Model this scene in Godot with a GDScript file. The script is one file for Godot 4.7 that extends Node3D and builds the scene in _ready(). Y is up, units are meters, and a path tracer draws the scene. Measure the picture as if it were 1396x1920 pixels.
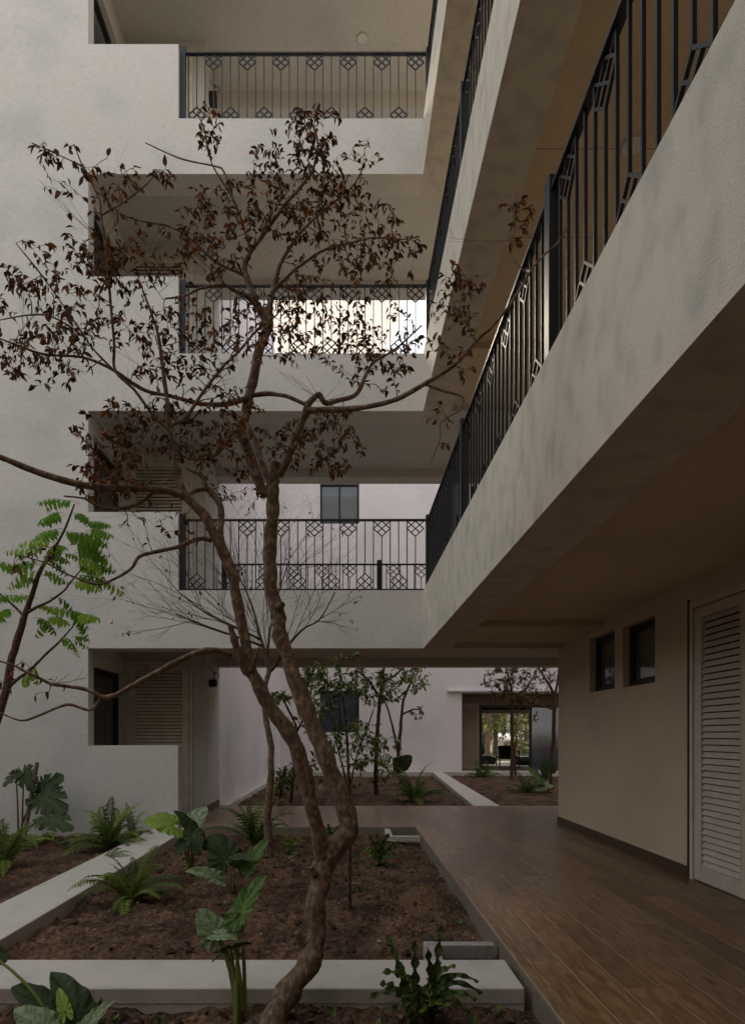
extends Node3D
# A planted courtyard of a white apartment building: camera, sky and light first, then the setting, then the things, small details last.

const EYE := 1.37
var M := {}
var used := {}
var rng := RandomNumberGenerator.new()
var hum := FastNoiseLite.new()

const BOT := [2.665, 6.21, 9.75, 13.28]
const TOP := [3.53, 7.07, 10.58, 14.3]
const PAR := [1.21, 4.70, 8.22, 11.69]


class Buf:
	var v := PackedVector3Array()
	var n := PackedVector3Array()
	var u := PackedVector2Array()
	var c := PackedColorArray()
	var tint := Color(1, 1, 1)
	func tri(a: Vector3, b: Vector3, d: Vector3, na: Vector3, nb: Vector3, nd: Vector3, ua := Vector2.ZERO, ub := Vector2.ZERO, ud := Vector2.ZERO) -> void:
		v.append(a); v.append(b); v.append(d)
		n.append(na); n.append(nb); n.append(nd)
		u.append(ua); u.append(ub); u.append(ud)
		c.append(tint); c.append(tint); c.append(tint)
	func face(p: Array, away: Vector3, uv: Array = []) -> void:
		# a flat convex face wound so that it looks towards «away»
		var q := p.duplicate()
		var w := uv.duplicate()
		var nn: Vector3 = (q[2] - q[0]).cross(q[1] - q[0])
		if nn.dot(away) < 0.0:
			q.reverse()
			w.reverse()
			nn = -nn
		nn = nn.normalized()
		for i in range(1, q.size() - 1):
			if w.size() == q.size():
				tri(q[0], q[i], q[i + 1], nn, nn, nn, w[0], w[i], w[i + 1])
			else:
				tri(q[0], q[i], q[i + 1], nn, nn, nn)
	func box(lo: Vector3, hi: Vector3, ch := 0.0, t := Transform3D()) -> void:
		var mid := (lo + hi) / 2.0
		var h := (hi - lo) / 2.0
		var cc := minf(ch, minf(h.x, minf(h.y, h.z)) * 0.9)
		for a in 3:
			var b := (a + 1) % 3
			var k := (a + 2) % 3
			for s in [-1.0, 1.0]:
				var pts := []
				var uvs := []
				for q in [[-1.0, -1.0], [1.0, -1.0], [1.0, 1.0], [-1.0, 1.0]]:
					var p := Vector3.ZERO
					p[a] = s * h[a]
					p[b] = q[0] * (h[b] - cc)
					p[k] = q[1] * (h[k] - cc)
					pts.append(t * (mid + p))
					uvs.append(Vector2(p.z if a != 2 else p.x, p.x if a == 1 else p.y))
				var away := Vector3.ZERO
				away[a] = s
				face(pts, t.basis * away, uvs)
			if cc > 0.0:
				for sb in [-1.0, 1.0]:
					for sk in [-1.0, 1.0]:
						var pts := []
						for q in [[-1.0, 0], [1.0, 0], [1.0, 1], [-1.0, 1]]:
							var p := Vector3.ZERO
							p[a] = q[0] * (h[a] - cc)
							p[b] = sb * (h[b] - (cc if q[1] == 0 else 0.0))
							p[k] = sk * (h[k] - (0.0 if q[1] == 0 else cc))
							pts.append(t * (mid + p))
						var away := Vector3.ZERO
						away[b] = sb
						away[k] = sk
						face(pts, t.basis * away)
		if cc > 0.0:
			for sx in [-1.0, 1.0]:
				for sy in [-1.0, 1.0]:
					for sz in [-1.0, 1.0]:
						var s := Vector3(sx, sy, sz)
						var pts := []
						for a in 3:
							var p := s * (h - Vector3.ONE * cc)
							p[a] = s[a] * h[a]
							pts.append(t * (mid + p))
						face(pts, t.basis * s)
	func strut(a: Vector3, b: Vector3, w: float, deep: float, side: Vector3) -> void:
		# a flat bar from a to b; «side» is across its thin way
		var y := (b - a).normalized()
		var z := side.normalized()
		var x := y.cross(z).normalized()
		box(Vector3(-w / 2, 0, -deep / 2), Vector3(w / 2, a.distance_to(b), deep / 2), 0.0, Transform3D(Basis(x, y, z), a))
	func tube(p: Array, r: Array, sides := 6, cap := true) -> void:
		var m := p.size()
		var tan: Vector3 = (p[1] - p[0]).normalized()
		var x := tan.cross(Vector3(0.31, 0.2, 0.93)).normalized()
		var rings := []
		var along := 0.0
		for i in m:
			var t2: Vector3 = (p[mini(i + 1, m - 1)] - p[maxi(i - 1, 0)]).normalized()
			x = (x - t2 * x.dot(t2)).normalized()
			var y := t2.cross(x)
			var ring := []
			for s in sides + 1:
				var an := TAU * s / sides
				ring.append(x * cos(an) + y * sin(an))
			rings.append(ring)
		for i in m - 1:
			var l: float = p[i].distance_to(p[i + 1])
			for s in sides:
				var n0: Vector3 = rings[i][s]
				var n1: Vector3 = rings[i][s + 1]
				var n2: Vector3 = rings[i + 1][s + 1]
				var n3: Vector3 = rings[i + 1][s]
				var a: Vector3 = p[i] + n0 * r[i]
				var b: Vector3 = p[i] + n1 * r[i]
				var d: Vector3 = p[i + 1] + n2 * r[i + 1]
				var e: Vector3 = p[i + 1] + n3 * r[i + 1]
				tri(a, d, b, n0, n2, n1)
				tri(a, e, d, n0, n3, n2)
			along += l
		if cap:
			var t3: Vector3 = (p[m - 1] - p[m - 2]).normalized()
			for s in sides:
				tri(p[m - 1] + t3 * r[m - 1] * 0.4, p[m - 1] + rings[m - 1][s + 1] * r[m - 1], p[m - 1] + rings[m - 1][s] * r[m - 1], t3, t3, t3)
	func add(o: Buf, t: Transform3D, col := Color(1, 1, 1)) -> void:
		var at := v.size()
		var size := o.v.size()
		v.append_array(t * o.v)
		u.append_array(o.u)
		var nb := t.basis.orthonormalized()
		n.append_array(Transform3D(nb, Vector3.ZERO) * o.n)
		c.resize(at + size)
		for i in size:
			c[at + i] = col * o.c[i]
	func mesh() -> ArrayMesh:
		var a := []
		a.resize(Mesh.ARRAY_MAX)
		a[Mesh.ARRAY_VERTEX] = v
		a[Mesh.ARRAY_NORMAL] = n
		a[Mesh.ARRAY_TEX_UV] = u
		a[Mesh.ARRAY_COLOR] = c
		var m := ArrayMesh.new()
		if v.size() > 0:
			m.add_surface_from_arrays(Mesh.PRIMITIVE_TRIANGLES, a)
		return m


# ---------------------------------------------------------------- naming and placing

func numbered(called: String) -> String:
	var k: int = used.get(called, 0)
	used[called] = k + 1
	return called if k == 0 else "%s_%03d" % [called, k]

func tag(o: Node, label := "", category := "", group := "", kind := "") -> Node:
	if label: o.set_meta("label", label)
	if category: o.set_meta("category", category)
	if group: o.set_meta("group", group)
	if kind: o.set_meta("kind", kind)
	return o

func thing(called: String, label: String, category: String, where := Vector3.ZERO, turn := 0.0, group := "") -> Node3D:
	var o := Node3D.new()
	o.name = numbered(called)
	add_child(o)
	o.position = where
	o.rotation.y = turn
	tag(o, label, category, group)
	return o

func put(called: String, mesh: Mesh, mat: Material, parent: Node = null, t := Transform3D()) -> MeshInstance3D:
	var o := MeshInstance3D.new()
	o.mesh = mesh
	o.material_override = mat
	o.transform = t
	o.cast_shadow = GeometryInstance3D.SHADOW_CASTING_SETTING_ON
	if parent == null:
		o.name = numbered(called)
		add_child(o)
	else:
		o.name = called
		parent.add_child(o, true)
	return o

func made(called: String, b: Buf, mat: Material, parent: Node = null) -> MeshInstance3D:
	return put(called, b.mesh(), mat, parent)

# metres right of the camera, metres above the walkway, metres in front of the camera
func W(x: float, y: float, d: float) -> Vector3:
	return Vector3(x, y, -d)

# the place of something surveyed on the photograph at distance d
func sv(px: float, py: float, d: float) -> Vector3:
	return Vector3((px - 650.0) * d / 1230.0, EYE - (py - 1378.0) * d / 1230.0, -d)

func slab(b: Buf, x0: float, x1: float, y0: float, y1: float, d0: float, d1: float, ch := 0.0) -> void:
	b.box(Vector3(x0, y0, -d1), Vector3(x1, y1, -d0), ch)

func one(called: String, parent: Node, mat: Material, x0: float, x1: float, y0: float, y1: float, d0: float, d1: float, ch := 0.0) -> MeshInstance3D:
	var b := Buf.new()
	slab(b, x0, x1, y0, y1, d0, d1, ch)
	return made(called, b, mat, parent)

# a wall with rectangular openings; across = true: it runs along x, else along the depth. holes: [from, to, bottom, top]
func pierced(b: Buf, across: bool, x0: float, x1: float, y0: float, y1: float, d0: float, d1: float, holes: Array) -> void:
	var us := [x0, x1] if across else [d0, d1]
	var ys := [y0, y1]
	for h in holes:
		us.append(h[0]); us.append(h[1]); ys.append(h[2]); ys.append(h[3])
	us.sort()
	ys.sort()
	for i in us.size() - 1:
		if us[i + 1] - us[i] < 0.001: continue
		var from := -1.0
		var open := false
		for j in ys.size() - 1:
			if ys[j + 1] - ys[j] < 0.001: continue
			var um: float = (us[i] + us[i + 1]) / 2
			var ym: float = (ys[j] + ys[j + 1]) / 2
			var inside := false
			for h in holes:
				if um > h[0] and um < h[1] and ym > h[2] and ym < h[3]: inside = true
			if not inside and not open:
				from = ys[j]
				open = true
			if open and (inside or j == ys.size() - 2 or ys[j + 1] >= y1 - 0.001):
				var to: float = ys[j] if inside else ys[j + 1]
				if across: slab(b, us[i], us[i + 1], from, to, d0, d1)
				else: slab(b, x0, x1, from, to, us[i], us[i + 1])
				open = false


# ---------------------------------------------------------------- materials

func noise_tex(freq: float, ramp: Array, size := 512, octaves := 4, sd := 1, kind := FastNoiseLite.TYPE_SIMPLEX_SMOOTH, stretch := 1) -> NoiseTexture2D:
	var f := FastNoiseLite.new()
	f.noise_type = kind
	f.frequency = freq
	f.fractal_octaves = octaves
	f.seed = sd
	var t := NoiseTexture2D.new()
	t.width = size
	t.height = size / stretch
	t.seamless = true
	t.seamless_blend_skirt = 0.25
	if ramp.size():
		var g := Gradient.new()
		var offs := PackedFloat32Array()
		var cols := PackedColorArray()
		for i in ramp.size():
			offs.append(ramp[i][0])
			cols.append(ramp[i][1])
		g.offsets = offs
		g.colors = cols
		t.color_ramp = g
	t.noise = f
	return t

func grey(x: float) -> Color:
	return Color(x, x, x)

func lin(r: float, g: float, b: float) -> Color:
	return Color(r, g, b).linear_to_srgb()

func plain(col: Color, rough := 0.8, metal := 0.0) -> StandardMaterial3D:
	var m := StandardMaterial3D.new()
	m.albedo_color = col
	m.roughness = rough
	m.metallic = metal
	return m

func grainy(col: Color, tex: Texture2D, bump: Texture2D, scale: Vector3, relief: float, rough := 0.9, stain: Texture2D = null, stain_scale := Vector3.ONE) -> StandardMaterial3D:
	var m := plain(col, rough)
	m.albedo_texture = tex
	m.uv1_triplanar = true
	m.uv1_world_triplanar = true
	m.uv1_scale = scale
	if bump:
		m.heightmap_enabled = true
		m.heightmap_texture = bump
		m.heightmap_scale = relief
	if stain:
		m.detail_enabled = true
		m.detail_blend_mode = BaseMaterial3D.BLEND_MODE_MUL
		m.detail_albedo = stain
		m.detail_uv_layer = BaseMaterial3D.DETAIL_UV_2
		m.uv2_triplanar = true
		m.uv2_world_triplanar = true
		m.uv2_scale = stain_scale
	return m

func wood_image(sd: int) -> ImageTexture:
	var w := 512
	var h := 96
	var im := Image.create(w, h, false, Image.FORMAT_RGB8)
	var f := FastNoiseLite.new()
	f.seed = sd
	f.frequency = 0.02
	f.fractal_octaves = 3
	var g := FastNoiseLite.new()
	g.seed = sd + 7
	g.frequency = 0.011
	var kx := 90.0 + (sd * 131) % 340
	var ky := 20.0 + (sd * 57) % 56
	for y in h:
		for x in w:
			var kd := Vector2((x - kx) / 34.0, (y - ky) / 10.0).length()
			var pull := 9.0 * exp(-kd * kd)
			var rings := sin((y + pull * signf(y - ky)) * 0.33 + 5.0 * f.get_noise_2d(x * 0.22, y * 1.1) + x * 0.004)
			var fine := f.get_noise_2d(x * 0.7, y * 9.0)
			var broad := g.get_noise_2d(x * 0.8, y * 3.0)
			var l := 0.5 + 0.07 * rings + 0.13 * fine + 0.5 * broad - 0.38 * exp(-kd * kd * 2.0)
			l = clampf(l, 0.0, 1.0)
			im.set_pixel(x, y, Color(0.36, 0.265, 0.185).lerp(Color(0.65, 0.52, 0.38), l))
	return ImageTexture.create_from_image(im)

func vein_image(base: Color, vein: Color, mottle: float, sd: int) -> ImageTexture:
	var s := 192
	var im := Image.create(s, s, false, Image.FORMAT_RGB8)
	var f := FastNoiseLite.new()
	f.seed = sd
	f.frequency = 0.05
	for y in s:
		for x in s:
			var px := (x + 0.5) / s * 2.0 - 1.0
			var py := (y + 0.5) / s * 2.0 - 1.0
			var side := absf(py)
			var q := fposmod((px - side * 0.75) * 6.5 + 0.06 * f.get_noise_2d(x * 2, y * 2), 1.0)
			var line := exp(-pow((q - 0.5) / 0.06, 2.0))
			line = maxf(line, exp(-pow(side / 0.025, 2.0)))
			var l := 1.0 + mottle * f.get_noise_2d(x, y) + 0.12 * sin(q * PI)
			var col := (base * l).lerp(vein, 0.55 * line)
			col.a = 1.0
			im.set_pixel(x, y, col)
	return ImageTexture.create_from_image(im)

func leaf_mat(col: Color, through: float, rough := 0.5) -> StandardMaterial3D:
	var m := plain(col, rough)
	m.metallic_specular = 0.28
	m.backlight_enabled = true
	var most := maxf(col.r, maxf(col.g, col.b))
	m.backlight = Color(col.r / most * through, col.g / most * through, col.b / most * through)
	m.cull_mode = BaseMaterial3D.CULL_DISABLED
	return m

func tinted(through := 0.25, rough := 0.6) -> StandardMaterial3D:
	var m := leaf_mat(Color(1, 1, 1), through, rough)
	m.vertex_color_use_as_albedo = true
	return m

func make_materials() -> void:
	var trowel := noise_tex(0.02, [[0.0, grey(0.93)], [0.35, grey(0.975)], [0.6, grey(0.99)], [1.0, grey(1.0)]], 1024, 7, 3)
	var rough := noise_tex(0.06, [[0.0, grey(0.0)], [1.0, grey(1.0)]], 1024, 5, 5)
	var stain := noise_tex(0.009, [[0.0, Color(0.93, 0.935, 0.94)], [0.35, Color(0.975, 0.975, 0.975)], [0.55, Color(1, 1, 1)], [1.0, Color(1, 0.99, 0.975)]], 512, 5, 11)
	var drips := noise_tex(0.012, [[0.0, Color(0.84, 0.85, 0.86)], [0.36, Color(0.94, 0.942, 0.945)], [0.56, Color(0.985, 0.985, 0.985)], [1.0, Color(1, 0.985, 0.96)]], 1024, 7, 23)
	var speck := noise_tex(0.22, [[0.0, grey(0.60)], [0.42, grey(0.90)], [0.6, grey(1.0)], [1.0, grey(1.0)]], 1024, 3, 8)
	M.plaster = grainy(Color(0.81, 0.785, 0.745), trowel, rough, Vector3(0.42, 0.6, 0.42), 0.12, 0.92, stain, Vector3(0.13, 0.17, 0.13))
	M.render = grainy(Color(0.855, 0.815, 0.74), speck, rough, Vector3(1.1, 1.1, 1.1), 0.13, 0.95, drips, Vector3(0.27, 0.22, 0.33))
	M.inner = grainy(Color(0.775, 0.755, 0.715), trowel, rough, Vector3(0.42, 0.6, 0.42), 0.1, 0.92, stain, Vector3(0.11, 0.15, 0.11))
	M.cream = grainy(Color(0.82, 0.74, 0.63), trowel, rough, Vector3(0.42, 0.6, 0.42), 0.1, 0.92, stain, Vector3(0.11, 0.15, 0.11))
	M.lilac = grainy(Color(0.88, 0.845, 0.835), trowel, rough, Vector3(0.3, 0.4, 0.3), 0.1, 0.92, stain, Vector3(0.08, 0.1, 0.08))
	var pits := noise_tex(0.05, [[0.0, grey(0.66)], [0.2, grey(0.88)], [0.3, grey(0.975)], [1.0, grey(1.0)]], 1024, 4, 31)
	M.stone = grainy(Color(0.77, 0.73, 0.68), pits, rough, Vector3(0.55, 0.9, 1.3), 0.15, 0.85, stain, Vector3(0.5, 0.5, 0.5))
	M.concrete = grainy(Color(0.66, 0.63, 0.59), pits, rough, Vector3(1.3, 1.3, 1.3), 0.6, 0.95, drips, Vector3(0.9, 0.9, 0.9))
	M.planks = []
	for k in 5:
		var m := plain([Color(1, 1, 1), Color(0.90, 0.885, 0.87), Color(1.0, 0.955, 0.90), Color(0.84, 0.82, 0.80), Color(0.95, 0.945, 0.95)][k], 0.33)
		m.albedo_texture = wood_image(k * 17 + 3)
		m.uv1_scale = Vector3(1.0, 1.0, 1.0)
		m.metallic_specular = 0.5
		M.planks.append(m)
	M.grout = plain(Color(0.62, 0.55, 0.47), 0.95)
	var earth := noise_tex(0.03, [[0.0, Color(0.20, 0.135, 0.085)], [0.38, Color(0.33, 0.23, 0.155)], [0.55, Color(0.42, 0.305, 0.215)], [0.75, Color(0.52, 0.395, 0.29)], [1.0, Color(0.64, 0.51, 0.39)]], 1024, 7, 41)
	var clod := noise_tex(0.045, [[0.0, grey(0.0)], [1.0, grey(1.0)]], 1024, 6, 43)
	var damp := noise_tex(0.012, [[0.0, Color(0.50, 0.46, 0.43)], [0.38, Color(0.66, 0.62, 0.59)], [0.52, Color(0.92, 0.90, 0.87)], [1.0, Color(1, 1, 1)]], 512, 5, 47)
	M.soil = grainy(Color(1, 1, 1), earth, clod, Vector3(0.55, 0.55, 0.55), 2.6, 1.0, damp, Vector3(0.30, 0.30, 0.30))
	M.steel = plain(Color(0.125, 0.122, 0.13), 0.5)
	M.steel.metallic_specular = 0.4
	M.louver = grainy(Color(0.84, 0.79, 0.72), noise_tex(0.02, [[0.0, grey(0.88)], [1.0, grey(1.0)]], 256, 4, 51), null, Vector3(0.8, 0.8, 0.8), 0.0, 0.6)
	M.dark = plain(Color(0.12, 0.10, 0.09), 0.5)
	M.void = plain(Color(0.09, 0.075, 0.065), 0.9)
	M.brown_door = grainy(Color(0.27, 0.20, 0.16), noise_tex(0.02, [[0.0, grey(0.75)], [1.0, grey(1.0)]], 256, 4, 53), null, Vector3(0.5, 2.5, 0.5), 0.0, 0.5)
	M.skirt = grainy(Color(0.36, 0.27, 0.20), noise_tex(0.02, [[0.0, grey(0.7)], [1.0, grey(1.0)]], 256, 4, 55), null, Vector3(1.0, 4.0, 1.0), 0.0, 0.5)
	M.glass = plain(Color(0.30, 0.33, 0.36, 0.35), 0.03)
	M.glass.transparency = BaseMaterial3D.TRANSPARENCY_ALPHA
	M.clear = plain(Color(0.8, 0.85, 0.85, 0.06), 0.02)
	M.clear.transparency = BaseMaterial3D.TRANSPARENCY_ALPHA
	M.white = plain(Color(0.82, 0.80, 0.76), 0.5)
	M.bronze = plain(Color(0.62, 0.40, 0.28), 0.4, 0.5)
	M.dirty = grainy(Color(0.52, 0.465, 0.40), pits, rough, Vector3(1.3, 1.3, 1.3), 0.6, 0.95, drips, Vector3(0.9, 0.9, 0.9))
	M.dry_soil = grainy(Color(1, 1, 1), earth, clod, Vector3(1.3, 1.3, 1.3), 1.6, 1.0)
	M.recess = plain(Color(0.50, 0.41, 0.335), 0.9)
	M.shutter = plain(Color(0.56, 0.465, 0.39), 0.7)
	M.outer = plain(Color(0.55, 0.53, 0.50), 0.9)
	M.black = plain(Color(0.05, 0.05, 0.05), 0.6)
	var barkc := noise_tex(0.016, [[0.0, Color(0.30, 0.235, 0.185)], [0.35, Color(0.40, 0.325, 0.26)], [0.52, Color(0.47, 0.39, 0.32)], [0.66, Color(0.57, 0.49, 0.41)], [0.8, Color(0.66, 0.59, 0.51)], [1.0, Color(0.76, 0.70, 0.63)]], 1024, 6, 61)
	var barkb := noise_tex(0.05, [[0.0, grey(0.0)], [1.0, grey(1.0)]], 512, 5, 63)
	M.bark = grainy(Color(0.92, 0.87, 0.82), barkc, barkb, Vector3(1.5, 1.0, 1.5), 0.5, 0.85)
	M.twig = grainy(Color(0.58, 0.48, 0.42), barkc, null, Vector3(6, 6, 6), 0.0, 0.9)
	M.far_bark = grainy(Color(0.72, 0.62, 0.55), barkc, barkb, Vector3(2, 1, 2), 1.5, 0.9)
	M.dead = []
	for col in [Color(0.34, 0.245, 0.17), Color(0.25, 0.185, 0.135), Color(0.42, 0.285, 0.18), Color(0.56, 0.35, 0.18)]:
		M.dead.append(leaf_mat(col, 0.30, 0.75))
	M.tint = tinted(0.4, 0.8)
	M.tint_dead = tinted(0.30, 0.75)
	M.fern = []
	for col in [Color(0.38, 0.44, 0.20), Color(0.30, 0.37, 0.16), Color(0.49, 0.53, 0.25), Color(0.24, 0.30, 0.14)]:
		M.fern.append(leaf_mat(col, 0.35, 0.6))
	M.lobed = [leaf_mat(Color(0.27, 0.33, 0.15), 0.2, 0.55), leaf_mat(Color(0.36, 0.41, 0.18), 0.25, 0.55), leaf_mat(Color(0.20, 0.26, 0.13), 0.2, 0.55)]
	M.fresh = [leaf_mat(Color(0.36, 0.47, 0.17), 0.62, 0.8), leaf_mat(Color(0.29, 0.40, 0.14), 0.55, 0.8), leaf_mat(Color(0.46, 0.56, 0.21), 0.66, 0.8)]
	M.stalk = leaf_mat(Color(0.46, 0.50, 0.26), 0.2, 0.45)
	M.dry_stalk = plain(Color(0.34, 0.25, 0.18), 0.8)
	for k in [["ear_pale", Color(0.44, 0.49, 0.35), Color(0.57, 0.60, 0.46), 0.35], ["ear_dark", Color(0.20, 0.24, 0.135), Color(0.31, 0.345, 0.22), 0.3], ["ear_bright", Color(0.47, 0.56, 0.24), Color(0.60, 0.66, 0.36), 0.2], ["ear_mid", Color(0.29, 0.38, 0.18), Color(0.45, 0.51, 0.30), 0.25], ["split", Color(0.22, 0.26, 0.155), Color(0.32, 0.36, 0.23), 0.2]]:
		var m := leaf_mat(Color(1, 1, 1), 0.25, 0.62)
		m.albedo_texture = vein_image(k[1], k[2], k[3], hash(k[0]) % 1000)
		m.uv1_scale = Vector3(0.5, 0.5, 1)
		m.uv1_offset = Vector3(0.5, 0.5, 0)
		M[k[0]] = m
	M.pebble = grainy(Color(0.62, 0.56, 0.50), null, null, Vector3.ONE, 0.0, 0.9)
	M.grass = grainy(Color(0.50, 0.52, 0.26), noise_tex(0.05, [[0.0, grey(0.5)], [1.0, grey(1.0)]], 512, 5, 71), null, Vector3(0.4, 0.4, 0.4), 0.0, 1.0)
	M.sofa = grainy(Color(0.19, 0.20, 0.18), noise_tex(0.2, [[0.0, grey(0.8)], [1.0, grey(1.0)]], 256, 3, 73), null, Vector3(3, 3, 3), 0.0, 0.95)
	M.blue = grainy(Color(0.62, 0.68, 0.72), noise_tex(0.2, [[0.0, grey(0.88)], [1.0, grey(1.0)]], 256, 3, 75), null, Vector3(3, 3, 3), 0.0, 0.95)
	M.timber = plain(Color(0.22, 0.14, 0.09), 0.5)


# ---------------------------------------------------------------- the whole scene

func _ready() -> void:
	rng.seed = 20
	hum.seed = 4
	hum.frequency = 0.5
	hum.fractal_octaves = 4
	var cam := Camera3D.new()
	cam.name = "camera"
	add_child(cam)
	cam.position = Vector3(0, EYE, 0)
	cam.near = 0.05
	cam.far = 400.0
	cam.projection = Camera3D.PROJECTION_FRUSTUM
	cam.keep_aspect = Camera3D.KEEP_HEIGHT
	cam.size = 0.05 * 1920.0 / 1230.0
	cam.frustum_offset = Vector2(48.0, 418.0) * 0.05 / 1230.0
	cam.current = true
	var air := WorldEnvironment.new()
	air.name = "world_environment"
	var e := Environment.new()
	e.background_mode = Environment.BG_SKY
	var sm := ProceduralSkyMaterial.new()
	sm.sky_top_color = Color(0.80, 0.83, 0.87)
	sm.sky_horizon_color = Color(0.97, 0.95, 0.92)
	sm.sky_curve = 0.2
	sm.ground_bottom_color = Color(0.36, 0.31, 0.26)
	sm.ground_horizon_color = Color(0.6, 0.56, 0.5)
	sm.sun_angle_max = 1.0
	sm.sky_energy_multiplier = 1.0
	var sky := Sky.new()
	sky.sky_material = sm
	e.sky = sky
	e.background_energy_multiplier = 1.0
	e.tonemap_mode = Environment.TONE_MAPPER_LINEAR
	e.tonemap_exposure = 2.05
	e.sdfgi_enabled = true
	e.ssao_enabled = true
	e.ssil_enabled = true
	air.environment = e
	add_child(air)
	var sun := DirectionalLight3D.new()
	sun.name = "sun"
	sun.light_color = Color(1.0, 0.94, 0.86)
	sun.light_energy = 0.62
	sun.light_angular_distance = 12.0
	sun.shadow_enabled = true
	sun.basis = Basis.looking_at(Vector3(0.14, -0.62, 0.86).normalized(), Vector3.UP)
	add_child(sun)

	make_materials()
	make_leaves()
	ground_and_soil()
	walkway()
	kerbs()
	courtyard_wing()
	corridor_wing()
	garden_wing()
	outer_wings()
	garden_room()
	all_railings()
	ceiling_lamps()
	wall_lamps()
	main_tree()
	other_trees()
	plants()
	litter()


# ---------------------------------------------------------------- ground, soil, floor

func soil_height(x: float, d: float) -> float:
	var calm := 1.0 - 0.75 * smoothstep(0.8, 1.0, x) if d < 9.9 else 1.0
	var y := -0.125 + 0.035 * hum.get_noise_2d(x * 1.6, d * 1.6) + calm * 0.05 * hum.get_noise_2d(x * 5.0 + 40.0, d * 5.0) + calm * 0.034 * hum.get_noise_2d(x * 17.0, d * 17.0 + 9.0) - calm * 0.02 * absf(hum.get_noise_2d(x * 11.0 + 7.0, d * 11.0))
	y += 0.13 * exp(-Vector2((x - 0.70) / 0.22, (d - 5.7) / 0.5).length_squared())
	y += 0.03 * exp(-Vector2((x + 1.7) / 0.5, (d - 4.6) / 0.35).length_squared())
	y += 0.03 * exp(-Vector2((x + 0.2) / 0.35, (d - 3.4) / 0.25).length_squared())
	if d > 12.0:
		y += 0.03 + 0.09 * exp(-Vector2((x - 4.6) / 1.2, (d - 19.0) / 3.0).length_squared())
	if d < 9.9:
		y -= 0.02 * smoothstep(0.8, 1.0, x)
	if x < 0.97 and x > 0.4 and d > 5.0 and d < 6.4: return minf(y, 0.03)
	return minf(y, -0.035)

func soil_sheet(x0: float, x1: float, d0: float, d1: float, step: float) -> MeshInstance3D:
	var b := Buf.new()
	var nx := int(ceil((x1 - x0) / step))
	var nd := int(ceil((d1 - d0) / step))
	var sx := (x1 - x0) / nx
	var sd := (d1 - d0) / nd
	var hs := PackedFloat32Array()
	for j in nd + 1:
		for i in nx + 1:
			hs.append(soil_height(x0 + i * sx, d0 + j * sd))
	var ns := PackedVector3Array()
	for j in nd + 1:
		for i in nx + 1:
			var l := hs[j * (nx + 1) + maxi(i - 1, 0)]
			var r := hs[j * (nx + 1) + mini(i + 1, nx)]
			var f := hs[maxi(j - 1, 0) * (nx + 1) + i]
			var g := hs[mini(j + 1, nd) * (nx + 1) + i]
			ns.append(Vector3(l - r, 2 * sx, g - f).normalized())
	for j in nd:
		for i in nx:
			var k := j * (nx + 1) + i
			var a := W(x0 + i * sx, hs[k], d0 + j * sd)
			var c := W(x0 + (i + 1) * sx, hs[k + 1], d0 + j * sd)
			var g := W(x0 + i * sx, hs[k + nx + 1], d0 + (j + 1) * sd)
			var h := W(x0 + (i + 1) * sx, hs[k + nx + 2], d0 + (j + 1) * sd)
			b.tri(a, g, h, ns[k], ns[k + nx + 1], ns[k + nx + 2])
			b.tri(a, h, c, ns[k], ns[k + nx + 2], ns[k + 1])
	return made("soil", b, M.soil)

func ground_and_soil() -> void:
	var g := Buf.new()
	slab(g, -150, 150, -0.8, -0.6, -60, 240)
	tag(made("ground", g, M.soil), "bare brown ground under the building and its gardens", "ground", "", "structure")
	tag(soil_sheet(-3.0, 1.03, 1.6, 9.8, 0.03), "dark brown soil of the middle planting bed beside the wooden walkway", "soil", "", "structure")
	var m := Buf.new()
	var grid := []
	for i in 15:
		var row := []
		for k in 29:
			var a := TAU * k / 28.0
			var f := i / 14.0
			var x := 0.70 + 0.27 * f * cos(a)
			var d := 5.7 + 0.52 * f * sin(a)
			row.append(W(x, soil_height(x, d) + 0.030 - 0.042 * f * f + 0.012 * hum.get_noise_2d(x * 30.0, d * 30.0), d))
		grid.append(row)
	for i in 14:
		for k in 28:
			if i > 0: m.face([grid[i][k], grid[i][k + 1], grid[i + 1][k + 1]], Vector3.UP)
			m.face([grid[i][k], grid[i + 1][k + 1], grid[i + 1][k]], Vector3.UP)
	tag(made("soil_mound", m, M.dry_soil), "low mound of paler dry earth beside the wooden walkway", "mound", "", "structure")
	tag(soil_sheet(-12.4, -2.9, 2.0, 9.8, 0.05), "brown soil of the left planting bed under the white wall", "soil", "", "structure")
	tag(soil_sheet(-2.4, 9.0, 12.68, 23.4, 0.07), "red brown soil of the planting beds in the far courtyard", "soil", "", "structure")

func plank_mesh(w: float, l: float) -> ArrayMesh:
	var b := Buf.new()
	b.box(Vector3(-w / 2, -0.012, -l / 2), Vector3(w / 2, 0, l / 2), 0.0012)
	for i in b.v.size():
		b.u[i] = Vector2(b.v[i].z / 1.2 + 0.5, b.v[i].x / 0.2 + 0.5)
	return b.mesh()

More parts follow.
